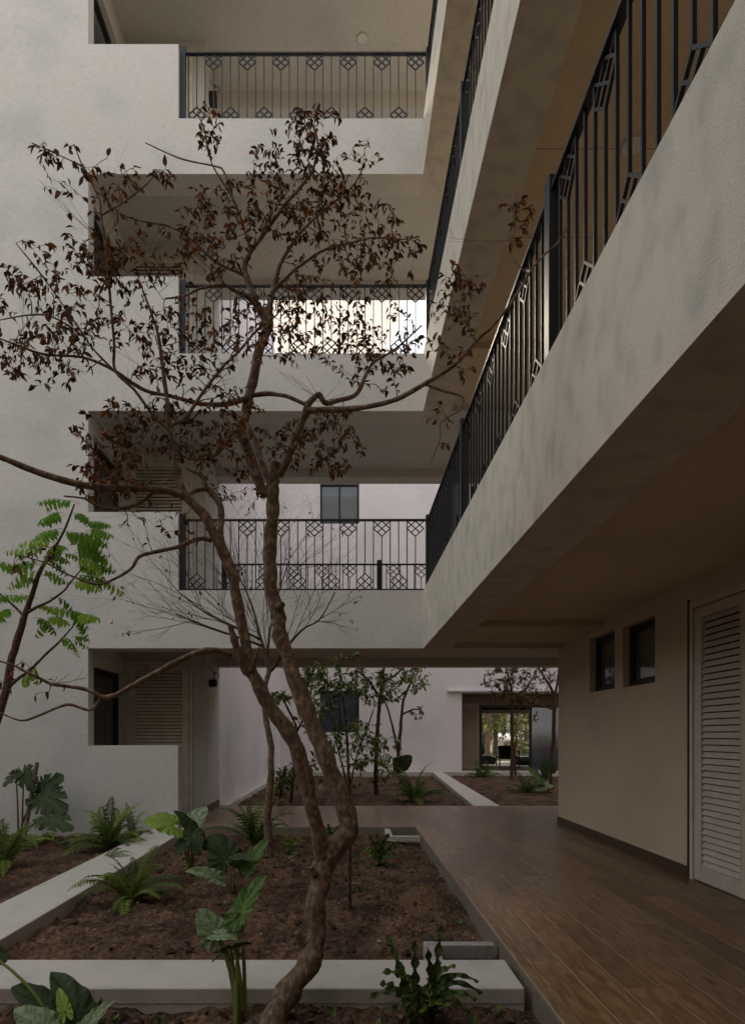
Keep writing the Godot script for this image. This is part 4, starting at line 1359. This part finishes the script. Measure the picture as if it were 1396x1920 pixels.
	for i in spots.size() * 2 - 24:
		var s: Array = spots[i % spots.size()]
		var p := sv(s[0] + rng.randf_range(-16, 16), s[1] + rng.randf_range(-13, 13), 6.2 + rng.randf_range(-0.25, 0.25))
		var a := deg_to_rad(s[2] + rng.randf_range(-15, 15))
		var out := Vector3(cos(a), -sin(a) * 0.35 + 0.05, rng.randf_range(-0.5, 0.7))
		var x := out.normalized()
		var z := x.cross(Vector3(rng.randf_range(-0.2, 0.2), 1, rng.randf_range(0.0, 0.6))).normalized()
		var y := z.cross(x)
		var size := rng.randf_range(0.27, 0.41) * (0.8 if s[1] > 1180 else 1.0)
		put("leaf", meshes[i % 4], M.fresh[rng.randi() % 3], t.root, Transform3D(Basis(x * size, y * size, z * size), p))
	# the thin sapling in the middle bed
	far_tree("thin many stemmed sapling with small oval leaves in the middle bed", "oval_leaf_sapling",
		[[[655, 1712, 5.6, 8], [655, 1640, 5.6, 7], [656, 1560, 5.6, 7], [655, 1490, 5.6, 6], [652, 1420, 5.6, 5], [648, 1350, 5.6, 4], [640, 1290, 5.6, 3], [634, 1240, 5.6, 2]],
		[[655, 1500, 5.6, 5], [645, 1450, 5.6, 4], [630, 1390, 5.55, 3], [618, 1310, 5.5, 2], [612, 1250, 5.5, 2]],
		[[655, 1480, 5.6, 4], [668, 1420, 5.6, 3], [690, 1360, 5.65, 3], [700, 1330, 5.7, 2]]],
		[[625, 1270, 5.55, 45, 40, 0.2, 44, 6], [600, 1310, 5.5, 40, 40, 0.2, 22, 5], [660, 1400, 5.6, 60, 50, 0.25, 50, 6], [690, 1390, 5.6, 40, 50, 0.2, 26, 5], [570, 1330, 5.4, 30, 60, 0.2, 14, 4], [665, 1225, 5.6, 20, 20, 0.08, 4, 5], [640, 1470, 5.6, 50, 30, 0.2, 16, 3]],
		0.055, 1.0, green, small_leaves, 1.1, 0.2)
	far_tree("slim dark green tree before the dark ground floor window", "courtyard_sapling",
		[[[706, 1492, 16.0, 9], [704, 1440, 16.0, 8], [707, 1380, 16.0, 8], [711, 1320, 16.0, 7], [719, 1255, 16.0, 5], [724, 1190, 16.0, 3]], [[712, 1310, 16, 5], [690, 1275, 15.8, 4], [665, 1255, 15.6, 3]], [[717, 1280, 16, 5], [745, 1262, 16.2, 4], [770, 1235, 16.2, 3]]],
		[[705, 1290, 16, 45, 35, 0.7, 46, 6], [740, 1280, 16, 40, 35, 0.7, 34, 6], [700, 1220, 16, 60, 40, 0.8, 40, 6], [705, 1430, 16, 40, 40, 0.6, 34, 6], [670, 1280, 15.7, 30, 30, 0.5, 18, 6]], 0.125, 1.3, green, small_leaves, 2.6, 0.3)
	far_tree("forked sapling with airy leaves at the right of the dark window", "courtyard_sapling",
		[[[742, 1452, 19.0, 8], [748, 1400, 19, 7], [752, 1350, 19, 6], [757, 1310, 19, 5], [775, 1265, 19, 3], [785, 1215, 19, 2]], [[745, 1410, 19, 5], [735, 1360, 18.8, 4], [722, 1318, 18.6, 3], [700, 1290, 18.5, 2]], [[753, 1340, 19, 4], [775, 1330, 19, 3], [790, 1332, 19, 2]]],
		[[780, 1275, 19, 28, 30, 0.6, 30, 4.5], [760, 1240, 19, 40, 40, 0.6, 24, 5], [785, 1335, 19, 14, 12, 0.3, 9, 4], [725, 1400, 18.8, 30, 40, 0.5, 24, 5]], 0.12, 1.3, green, small_leaves, 2.4, 0.4)
	far_tree("sapling with a few bright leaves near the lilac side wall", "courtyard_sapling",
		[[[545, 1505, 14, 6], [551, 1440, 14, 6], [556, 1370, 14, 5], [540, 1330, 14, 4], [530, 1310, 14, 3]], [[555, 1375, 14, 4], [575, 1330, 14, 4], [584, 1280, 14, 3], [588, 1225, 14, 2]]],
		[[525, 1308, 14, 22, 12, 0.4, 14, 6], [575, 1265, 14, 40, 25, 0.5, 40, 6], [585, 1330, 14, 25, 40, 0.5, 30, 6], [540, 1440, 14, 15, 30, 0.3, 12, 4]], 0.125, 1.3, green, small_leaves, 2.0, 0.4)
	far_tree("low leafy shrub in the far left soil bed", "courtyard_shrub",
		[[[525, 1500, 13.4, 6], [528, 1470, 13.4, 5], [535, 1440, 13.4, 3]]],
		[[535, 1465, 13.5, 25, 30, 0.4, 26, 6], [590, 1440, 14.5, 30, 30, 0.5, 16, 5]], 0.12, 1.3, green, small_leaves, 2.0, 0.3)
	far_tree("slender tree with rusty leaves before the bright garden window", "rusty_tree",
		[[[958, 1462, 18.5, 7], [960, 1410, 18.5, 7], [959, 1350, 18.5, 7], [960, 1310, 18.5, 6], [955, 1280, 18.5, 4], [945, 1240, 18.5, 3]], [[966, 1455, 18.5, 5], [964, 1420, 18.5, 4], [968, 1380, 18.5, 3]], [[960, 1315, 18.5, 5], [985, 1290, 18.6, 3], [1005, 1260, 18.6, 2]]],
		[[955, 1300, 18.5, 35, 25, 0.7, 60, 6], [950, 1265, 18.5, 40, 20, 0.7, 56, 6], [985, 1330, 18.5, 25, 40, 0.5, 24, 4], [915, 1280, 18.4, 18, 10, 0.3, 8, 4], [960, 1215, 18.5, 60, 40, 0.8, 50, 5]], 0.10, 1.6, rusty, small_leaves, 2.4, 0.3)
	far_tree("pale stemmed tree with sparse twigs at the edge of the right wall", "pale_tree",
		[[[1034, 1480, 16.5, 9], [1030, 1440, 16.5, 8], [1036, 1400, 16.5, 8], [1038, 1340, 16.5, 7], [1036, 1300, 16.5, 6], [1020, 1270, 16.5, 4], [1000, 1240, 16.5, 3]], [[1037, 1310, 16.5, 5], [1045, 1275, 16.5, 4], [1050, 1220, 16.5, 3]], [[1037, 1330, 16.5, 4], [1010, 1322, 16.3, 3], [980, 1312, 16.1, 2]]],
		[[1010, 1275, 16.5, 40, 30, 0.7, 60, 3.5], [1030, 1230, 16.5, 40, 40, 0.7, 40, 4], [990, 1315, 16.2, 20, 14, 0.3, 14, 2]], 0.09, 1.5, rusty, small_leaves, 2.4, 0.3)
	# sunny trees beyond the garden window
	var at := [[8.1, 38.0], [9.9, 44.0], [11.2, 39.0], [6.6, 46.0], [13.0, 48.0], [10.8, 52.0], [8.4, 50.0], [15.5, 44.0]]
	var lab := ["pale trunked garden tree seen through the left garden pane", "slim garden tree behind the middle of the garden window", "leafy garden tree seen through the right garden pane", "", "", "", "", ""]
	for i in at.size():
		var g := Plant.new()
		g.root = thing("garden_tree", lab[i] if lab[i] else ["", "", "", "bushy garden tree at the left behind the far window", "garden tree at the right behind the far window", "tall garden tree farthest behind the window", "round garden tree in the middle distance behind the window", "garden tree hidden right of the far window"][i], "tree", Vector3.ZERO, 0.0, "trees in the sunny garden behind")
		var d: float = at[i][1]
		var x: float = at[i][0]
		var cx := 650 + x * 1230 / d
		var k := 1230.0 / d
		limb(g, "trunk", [[cx, 1378 + 1.5 * k, d, 0.34 * k], [cx + 0.1 * k, 1378 - 1.0 * k, d, 0.28 * k], [cx - 0.1 * k, 1378 - 3.0 * k, d, 0.2 * k], [cx, 1378 - 5.0 * k, d, 0.1 * k]], M.far_bark if i else M.bark, 8)
		g.first = 6
		grow(g, [[cx, 1378 - 3.4 * k, d, 2.6 * k, 2.4 * k, 2.2, 130, 9], [cx, 1378 - 0.9 * k, d + 1.0, 2.2 * k, 1.2 * k, 1.5, 90, 9]], 0.34, 1.0, 0.3, 4, 0.7, 4.0)
		finish_twigs(g, M.twig)
		foliage(g, small_leaves, olive)
	for i in 7:
		var d := 37.0 + (i * 37 % 11)
		var h := Plant.new()
		h.root = thing("garden_shrub", "low green shrub %s behind the far window" % ["leftmost of the garden row", "second from the left in the garden row", "third from the left in the garden row", "in the middle of the garden row", "third from the right in the garden row", "second from the right in the garden row", "rightmost of the garden row"][i], "shrub", Vector3.ZERO, 0.0, "shrubs in the sunny garden behind")
		var cx := 650 + (6.3 + i * 1.15) * 1230 / d
		var k := 1230.0 / d
		limb(h, "stem", [[cx, 1378 + 1.4 * k, d, 0.06 * k], [cx + 4, 1378 + 1.0 * k, d, 0.05 * k], [cx - 3, 1378 + 0.5 * k, d, 0.03 * k]], M.far_bark, 5)
		grow(h, [[cx, 1378 + 0.85 * k, d, 0.8 * k, 0.6 * k, 0.6, 70, 9]], 0.24, 1.0, 0.2, 4, 0.7, 3.0)
		finish_twigs(h, M.twig)
		foliage(h, small_leaves, olive if i % 2 else green)


# ---------------------------------------------------------------- ferns and broad leaves

func fern(label: String, px: float, py: float, n: int, l: float, ground := -0.12, shapes: Array = [], flat := 1.0, group := "sword ferns in the planting beds") -> void:
	var d := (EYE - ground) * 1230.0 / (py - 1378.0)
	var base := sv(px, py, d)
	var t := thing("fern", label, "fern", base, 0.0, group)
	var list: Array = shapes if shapes.size() else fronds
	for i in n:
		var yaw := TAU * (i + rng.randf_range(-0.35, 0.35)) / n * 3.0
		var size := l * rng.randf_range(0.6, 1.1)
		var basis := Basis(Vector3.UP, yaw) * Basis(Vector3(0, 0, 1), rng.randf_range(-0.25, 0.2) * flat) * Basis(Vector3.RIGHT, rng.randf_range(-0.3, 0.3))
		put("frond", list[rng.randi() % list.size()], M.fern[rng.randi() % 4], t, Transform3D(basis.scaled(Vector3(size, size, size * rng.randf_range(0.85, 1.15))), Vector3(rng.randf_range(-0.03, 0.03), 0, rng.randf_range(-0.03, 0.03))))

const HEART := [1.0, 0.90, 0.74, 0.64, 0.585, 0.56, 0.55, 0.55, 0.56, 0.58, 0.58, 0.52, 0.36, 0.06]

func heart(width: float, fold: float, droop: float, ripple: float, split := false, around := 44) -> Buf:
	var b := Buf.new()
	var rings := 5
	var grid := []
	for k in rings + 1:
		var f := float(k) / rings
		var row := []
		for i in around + 1:
			var th := -PI + TAU * i / around
			var a := absf(th) / PI * (HEART.size() - 1)
			var r: float = lerpf(HEART[int(a)], HEART[mini(int(a) + 1, HEART.size() - 1)], a - int(a))
			if split and absf(th) > 0.15 and absf(th) < 2.7:
				var q := fposmod(absf(th) * 3.2, 1.0)
				if q < 0.2: r *= 0.60
			r *= f
			var x := r * cos(th)
			var y := r * sin(th) * width
			var z := -droop * x * absf(x) - droop * 0.5 * y * y + fold * absf(y) + ripple * f * f * sin(th * 11.0 + width * 9.0) + ripple * 0.7 * f * f * sin(th * 5.0 + fold * 20.0)
			row.append(Vector3(x, y, z))
		grid.append(row)
	for k in rings:
		for i in around:
			var p: Array = [grid[k][i], grid[k][i + 1], grid[k + 1][i + 1], grid[k + 1][i]]
			var nn: Vector3 = (p[2] - p[0]).cross(p[3] - p[1])
			if nn.length() < 1e-9: continue
			nn = nn.normalized()
			if nn.z < 0: nn = -nn
			var uv := []
			for q in p: uv.append(Vector2(q.x, q.y))
			b.face(p if k > 0 else [p[0], p[2], p[3]], nn, uv if k > 0 else [uv[0], uv[2], uv[3]])
	return b

# leaf: [joint px, joint py, tip px, tip py, joint distance, tip distance, width, fold, droop, normal x, normal y, normal z (towards the viewer), material]
func broad_plant(called: String, label: String, category: String, bx: float, by: float, bd: float, leaves: Array, split := false, stalk := 0.011, group := "") -> void:
	var base := sv(bx, by, bd)
	var t := thing(called, label, category, Vector3.ZERO, 0.0, group)
	var i := 0
	for l in leaves:
		var j := sv(l[0], l[1], l[4])
		var tip := sv(l[2], l[3], l[5])
		var x := (tip - j).normalized()
		var size := j.distance_to(tip) * (1.0 if split else 0.9)
		var nn := Vector3(l[9], l[10], l[11])
		nn = (nn - x * nn.dot(x)).normalized()
		var y := nn.cross(x)
		var b := heart(l[6], l[7], l[8], 0.035, split, 72 if split else 44)
		put("leaf", b.mesh(), M[l[12]], t, Transform3D(Basis(x * size, y * size, nn * size), j))
		var root := base + Vector3(0.012 * ((i * 37) % 5 - 2), 0, 0.012 * ((i * 53) % 5 - 2))
		var c := root + Vector3(0, (j.y - root.y) * 0.55, 0) + (j - root) * 0.12
		var ps := []
		var rs := []
		for k in 9:
			var f := k / 8.0
			ps.append(root.lerp(c, f).lerp(c.lerp(j, f), f))
			rs.append(lerpf(stalk, stalk * 0.5, f))
		b = Buf.new()
		b.tube(ps, rs, 7)
		made("stalk", b, M.stalk if not split else M.far_bark, t)
		i += 1
	if not split:
		var foot := Buf.new()
		foot.tube([base - Vector3(0, 0.08, 0), base, base + Vector3(0, 0.06, 0)], [stalk * 2.4, stalk * 2.3, stalk * 1.8], 8)
		made("rootstock", foot, M.dry_stalk, t)

# a lobed strap leaf from a root over a bend to its tip
func strap(root: Vector3, bend: Vector3, tip: Vector3, width: float, lobes: int, hint: Vector3) -> Buf:
	var b := Buf.new()
	var n := 26
	var mids := []
	var ls := []
	var rs := []
	for i in n + 1:
		var t := float(i) / n
		var p := root.lerp(bend, t).lerp(bend.lerp(tip, t), t)
		var d := (bend - root).lerp(tip - bend, t).normalized()
		var side := d.cross(hint).normalized()
		var up := side.cross(d)
		var w := 0.006
		if t > 0.22:
			var q := (t - 0.22) / 0.78
			w = width * (0.34 + 0.66 * pow(absf(sin(q * PI * lobes)), 1.6)) * pow(1.0 - q, 0.45) * smoothstep(0.0, 0.12, q) + 0.004
		var wave := 0.012 * sin(t * 31.0 + width * 200.0)
		mids.append(p)
		ls.append(p + side * w + up * (w * 0.35 + wave))
		rs.append(p - side * w + up * (w * 0.35 - wave))
	for i in n:
		b.face([mids[i], mids[i + 1], ls[i + 1], ls[i]], Vector3.UP)
		b.face([mids[i], rs[i], rs[i + 1], mids[i + 1]], Vector3.UP)
	return b

func lobed_fern(label: String, bx: float, by: float, bd: float, tips: Array, width: float, lobes: int) -> void:
	var base := sv(bx, by, bd)
	var t := thing("lobed_fern", label, "fern")
	for i in tips.size():
		var q: Array = tips[i]
		var tip := sv(q[0], q[1], bd + q[2])
		var root := base + Vector3(rng.randf_range(-0.07, 0.07), 0, rng.randf_range(-0.05, 0.05))
		var bend := root.lerp(tip, 0.45) + Vector3(0, 0.5 * absf(tip.x - root.x) + 0.06, 0.05)
		made("leaf", strap(root, bend, tip, width * rng.randf_range(0.8, 1.15), lobes, Vector3(rng.randf_range(-0.4, 0.4), 0.8, 0.7)), M.lobed[rng.randi() % 3], t)

func plants() -> void:
	fern("feathery green fern beside the long planter wall in the middle bed", 245, 1690, 24, 0.60)
	fern("tall dark fern against the foot of the low white wall", 205, 1590, 26, 0.80)
	fern("fern cut by the left picture edge in the left bed", 8, 1625, 20, 0.72)
	fern("low fern with long side fronds under the split leaf plant", 70, 1590, 9, 0.62, -0.12, [fronds[4], fronds[2]])
	fern("small fern drooping over the soil under the tall dark fern", 190, 1625, 9, 0.42, -0.12, [fronds[2], fronds[4]])
	fern("small fern at the end of the low white wall", 248, 1572, 10, 0.55)
	fern("stiff ladder leaved fern behind the bare shrub trunk", 476, 1585, 22, 0.92, -0.12, ladders, 1.0, "ladder ferns")
	fern("bushy fern at the far end of the pale kerb in the far bed", 778, 1503, 24, 0.95, -0.1)
	fern("fern before the far louvered shutter", 906, 1460, 20, 1.0, -0.1)
	fern("low spreading fern in the far right soil bed", 985, 1488, 20, 0.72, -0.1)
	lobed_fern("green lobed fern overlapping the planter wall in the right foreground", 790, 1915, 3.42, [[826, 1735, 0.0], [723, 1752, 0.1], [777, 1762, 0.05], [800, 1775, -0.05], [822, 1797, 0.1], [713, 1825, 0.0], [709, 1846, -0.1], [853, 1813, 0.12], [855, 1828, 0.0], [688, 1876, -0.05], [724, 1857, 0.15], [895, 1842, 0.1], [902, 1864, 0.0], [892, 1876, -0.1], [880, 1900, 0.05], [745, 1800, 0.1], [760, 1830, -0.15], [835, 1850, -0.15], [800, 1835, -0.2], [770, 1860, -0.2], [730, 1900, -0.1], [845, 1890, -0.15]], 0.030, 4)
	lobed_fern("dark low fern beside the small far drain box", 712, 1628, 7.6, [[690, 1565, 0], [705, 1558, 0.1], [730, 1562, 0], [745, 1590, 0.1], [684, 1590, -0.1], [680, 1615, 0], [748, 1612, -0.1], [735, 1632, -0.2], [695, 1635, -0.2], [715, 1580, 0], [750, 1580, 0.1], [675, 1600, 0.1], [725, 1600, -0.2]], 0.045, 3)
	lobed_fern("dark tuft of lobed leaves behind the leaning trunk", 628, 1578, 8.6, [[615, 1545, 0], [640, 1548, 0], [605, 1562, 0.1], [655, 1562, 0], [620, 1585, -0.2], [600, 1580, 0]], 0.05, 3)
	lobed_fern("dark leafy clump between the two leaning stems", 545, 1598, 8.3, [[530, 1565, 0], [560, 1570, 0], [520, 1585, 0.1], [575, 1580, 0.1], [550, 1610, -0.2], [535, 1600, -0.1]], 0.05, 3)
	broad_plant("elephant_ear", "elephant ear with a bright leaf lying over the long planter wall", "plant", 357, 1645, 6.95, [
		[322, 1546, 272, 1532, 6.9, 6.7, 1.1, 0.05, 0.25, 0.0, 0.75, 0.7, "ear_bright"],
		[366, 1574, 331, 1510, 6.95, 6.9, 0.5, 0.55, 0.2, 0.7, 0.2, 0.6, "ear_dark"],
		[360, 1542, 389, 1506, 7.1, 7.2, 0.95, 0.1, 0.2, -0.3, 0.4, 0.9, "ear_pale"],
		[352, 1578, 326, 1598, 6.9, 6.75, 1.1, 0.1, 0.3, 0.0, 0.9, 0.4, "ear_dark"],
		[362, 1568, 372, 1602, 6.85, 6.7, 0.9, 0.2, 0.3, 0.3, 0.7, 0.6, "ear_dark"]], false, 0.016)
	broad_plant("elephant_ear", "elephant ear with one big dark leaf facing the viewer", "plant", 437, 1672, 6.2, [
		[424, 1612, 398, 1556, 6.3, 6.35, 1.1, 0.05, 0.15, 0.15, 0.35, 0.95, "ear_dark"],
		[438, 1612, 474, 1600, 6.2, 6.1, 0.8, 0.3, 0.3, 0.0, 0.95, 0.3, "ear_dark"],
		[468, 1622, 498, 1566, 6.2, 6.25, 0.62, 0.25, 0.2, -0.5, 0.3, 0.8, "ear_mid"],
		[402, 1645, 353, 1622, 6.1, 5.95, 0.62, 0.25, 0.3, 0.1, 0.8, 0.6, "ear_pale"]], false, 0.009)
	broad_plant("elephant_ear", "elephant ear with striped and silvery leaves before the planter wall", "plant", 450, 1915, 3.42, [
		[402, 1751, 371, 1697, 3.5, 3.52, 0.95, 0.08, 0.2, 0.2, 0.5, 0.9, "ear_pale"],
		[408, 1752, 448, 1752, 3.48, 3.45, 0.75, 0.15, 0.3, 0.0, 0.85, 0.5, "ear_pale"],
		[452, 1708, 497, 1628, 3.5, 3.55, 0.55, 0.18, 0.15, -0.55, 0.25, 0.85, "ear_mid"],
		[446, 1720, 422, 1745, 3.5, 3.45, 0.8, 0.2, 0.3, 0.2, 0.8, 0.6, "ear_mid"],
		[440, 1778, 388, 1797, 3.4, 3.36, 0.40, 0.5, 0.2, 0.2, 0.8, -0.2, "ear_mid"],
		[432, 1780, 476, 1757, 3.4, 3.36, 0.45, 0.5, 0.2, 0.2, 0.8, -0.1, "ear_dark"]], false, 0.013)
	broad_plant("elephant_ear", "elephant ear with dark upright leaves in the lower left corner", "plant", 120, 1985, 3.15, [
		[148, 1908, 102, 1797, 3.2, 3.3, 0.62, 0.30, 0.30, 0.75, 0.1, 0.65, "ear_dark"],
		[88, 1888, 14, 1836, 3.2, 3.25, 0.60, 0.25, 0.15, 0.35, 0.65, 0.6, "ear_dark"],
		[84, 1925, 18, 1883, 3.1, 3.12, 0.75, 0.1, 0.25, 0.1, 0.65, 0.7, "ear_pale"],
		[164, 1922, 214, 1866, 3.15, 3.2, 0.55, 0.2, 0.15, -0.4, 0.6, 0.7, "ear_pale"],
		[122, 1895, 108, 1845, 3.15, 3.2, 0.5, 0.3, 0.2, 0.3, 0.4, 0.8, "ear_bright"],
		[-35, 1780, 12, 1800, 3.3, 3.25, 0.9, 0.1, 0.3, 0.1, 0.6, 0.8, "ear_dark"]], false, 0.012)
	broad_plant("elephant_ear", "elephant ear with one round leaf in the far right bed", "plant", 1030, 1490, 16.3, [
		[1028, 1445, 1018, 1422, 16.3, 16.2, 1.3, 0.05, 0.2, 0.1, 0.3, 0.95, "ear_dark"], [1010, 1462, 985, 1432, 16.2, 16.1, 0.6, 0.3, 0.2, 0.2, 0.7, 0.6, "ear_mid"], [1024, 1472, 1005, 1478, 16.2, 16.0, 0.8, 0.2, 0.3, 0.1, 0.8, 0.6, "ear_pale"]], false, 0.03)
	broad_plant("elephant_ear", "elephant ear with a broad dark leaf in the far left bed", "plant", 752, 1465, 17.5, [
		[755, 1432, 772, 1415, 17.5, 17.4, 1.2, 0.1, 0.2, 0.1, 0.5, 0.85, "ear_dark"], [748, 1440, 738, 1420, 17.5, 17.4, 1.0, 0.2, 0.2, -0.2, 0.5, 0.85, "ear_dark"]], false, 0.03)
	broad_plant("split_leaf_plant", "dark split leaf plant beside a stake at the left white wall", "plant", 38, 1572, 9.2, [
		[84, 1494, 122, 1522, 9.2, 9.05, 1.15, 0.02, 0.15, 0.1, 0.45, 0.9, "split"],
		[84, 1482, 116, 1452, 9.3, 9.3, 1.2, 0.05, 0.15, 0.0, 0.3, 0.95, "split"],
		[46, 1452, 62, 1480, 9.2, 9.1, 1.1, 0.1, 0.3, 0.1, 0.7, 0.7, "split"],
		[30, 1452, 2, 1470, 9.2, 9.1, 1.0, 0.1, 0.3, -0.1, 0.8, 0.6, "split"],
		[96, 1535, 130, 1548, 9.0, 8.8, 1.0, 0.1, 0.3, 0.1, 0.8, 0.6, "split"],
		[90, 1538, 72, 1552, 9.0, 8.85, 1.0, 0.1, 0.3, -0.1, 0.8, 0.6, "split"]], true, 0.014)
	var st := Buf.new()
	st.tube([sv(45, 1575, 9.15), sv(57, 1505, 9.2), sv(70, 1430, 9.25)], [0.030, 0.029, 0.028], 8)
	tag(made("plant_stake", st, M.bark), "brown wooden stake leaning by the split leaf plant", "stake")

func litter() -> void:
	var b := Buf.new()
	for i in 900:
		var x := rng.randf_range(-2.3, 0.98)
		var d := rng.randf_range(2.9, 9.6) if rng.randf() < 0.75 else rng.randf_range(2.9, 3.6)
		if d > 3.55 and d < 4.1: continue
		var y := soil_height(x, d)
		var s := rng.randf_range(0.012, 0.045) * (1.0 if rng.randf() < 0.85 else 1.5)
		var a := Basis(Vector3.UP, rng.randf() * TAU)
		var pts := []
		b.tint = Color(0.055, 0.032, 0.02) * rng.randf_range(0.8, 2.2)
		var m := Vector3(s, s * 0.6, s * 0.8)
		for k in 6:
			var p := Vector3([1, -1, 0, 0, 0, 0][k], [0, 0, 1, -1, 0, 0][k], [0, 0, 0, 0, 1, -1][k]) * m * rng.randf_range(0.7, 1.2)
			pts.append(W(x, y, d) + a * p)
		for f in [[0, 2, 4], [4, 2, 1], [1, 2, 5], [5, 2, 0], [0, 4, 3], [4, 1, 3], [1, 5, 3], [5, 0, 3]]:
			b.face([pts[f[0]], pts[f[1]], pts[f[2]]], (pts[f[0]] + pts[f[1]] + pts[f[2]]) / 3.0 - W(x, y, d))
	tag(made("soil_clods", b, M.tint_dead), "small clods of earth scattered over the planting bed", "clods", "", "stuff")
	b = Buf.new()
	for i in 260:
		var near := rng.randf() < 0.45
		var x := rng.randf_range(-2.2, 0.98)
		var d := rng.randf_range(2.9, 3.58) if near else rng.randf_range(4.1, 9.5)
		var c := [Color(0.10, 0.05, 0.028), Color(0.15, 0.085, 0.045), Color(0.07, 0.04, 0.025)][rng.randi() % 3] as Color
		b.add(dead_leaves[rng.randi() % 6], Transform3D((Basis(Vector3.UP, rng.randf() * TAU) * Basis(Vector3.RIGHT, rng.randf_range(-0.5, 0.5))).scaled(Vector3.ONE * rng.randf_range(0.03, 0.06)), W(x, soil_height(x, d) + 0.012, d)), c)
	tag(made("fallen_leaves", b, M.tint_dead), "withered leaves fallen on the soil", "leaves", "", "stuff")
	b = Buf.new()
	for i in 70:
		var x := rng.randf_range(-2.0, 1.0)
		var d := rng.randf_range(4.6, 9.0)
		b.tint = Color(0.34, 0.30, 0.26) * rng.randf_range(0.6, 1.2)
		var s := rng.randf_range(0.006, 0.014)
		b.box(Vector3(-s, -s * 0.5, -s), Vector3(s, s * 0.5, s * 0.8), s * 0.4, Transform3D(Basis(Vector3.UP, rng.randf() * 3.0), W(x, soil_height(x, d) + s * 0.3, d)))
	var seedlings := Buf.new()
	for i in 46:
		var x := rng.randf_range(-1.9, 0.95)
		var d := rng.randf_range(3.1, 3.57) if i % 2 else rng.randf_range(4.3, 9.0)
		for k in 5:
			var out := Vector3(rng.randf_range(-1, 1), rng.randf_range(0.3, 1.3), rng.randf_range(-1, 1))
			seedlings.add(small_leaves[rng.randi() % 3], leaf_at(W(x, soil_height(x, d), d), out, rng.randf_range(0.03, 0.07)), Color(0.10, 0.15, 0.04) * rng.randf_range(0.7, 1.4))
	tag(made("seedlings", seedlings, M.tint), "tiny green seedlings sprouting from the soil", "seedlings", "", "stuff")
	tag(made("pebbles", b, M.tint_dead), "tiny pale pebbles lying in the soil", "pebbles", "", "stuff")
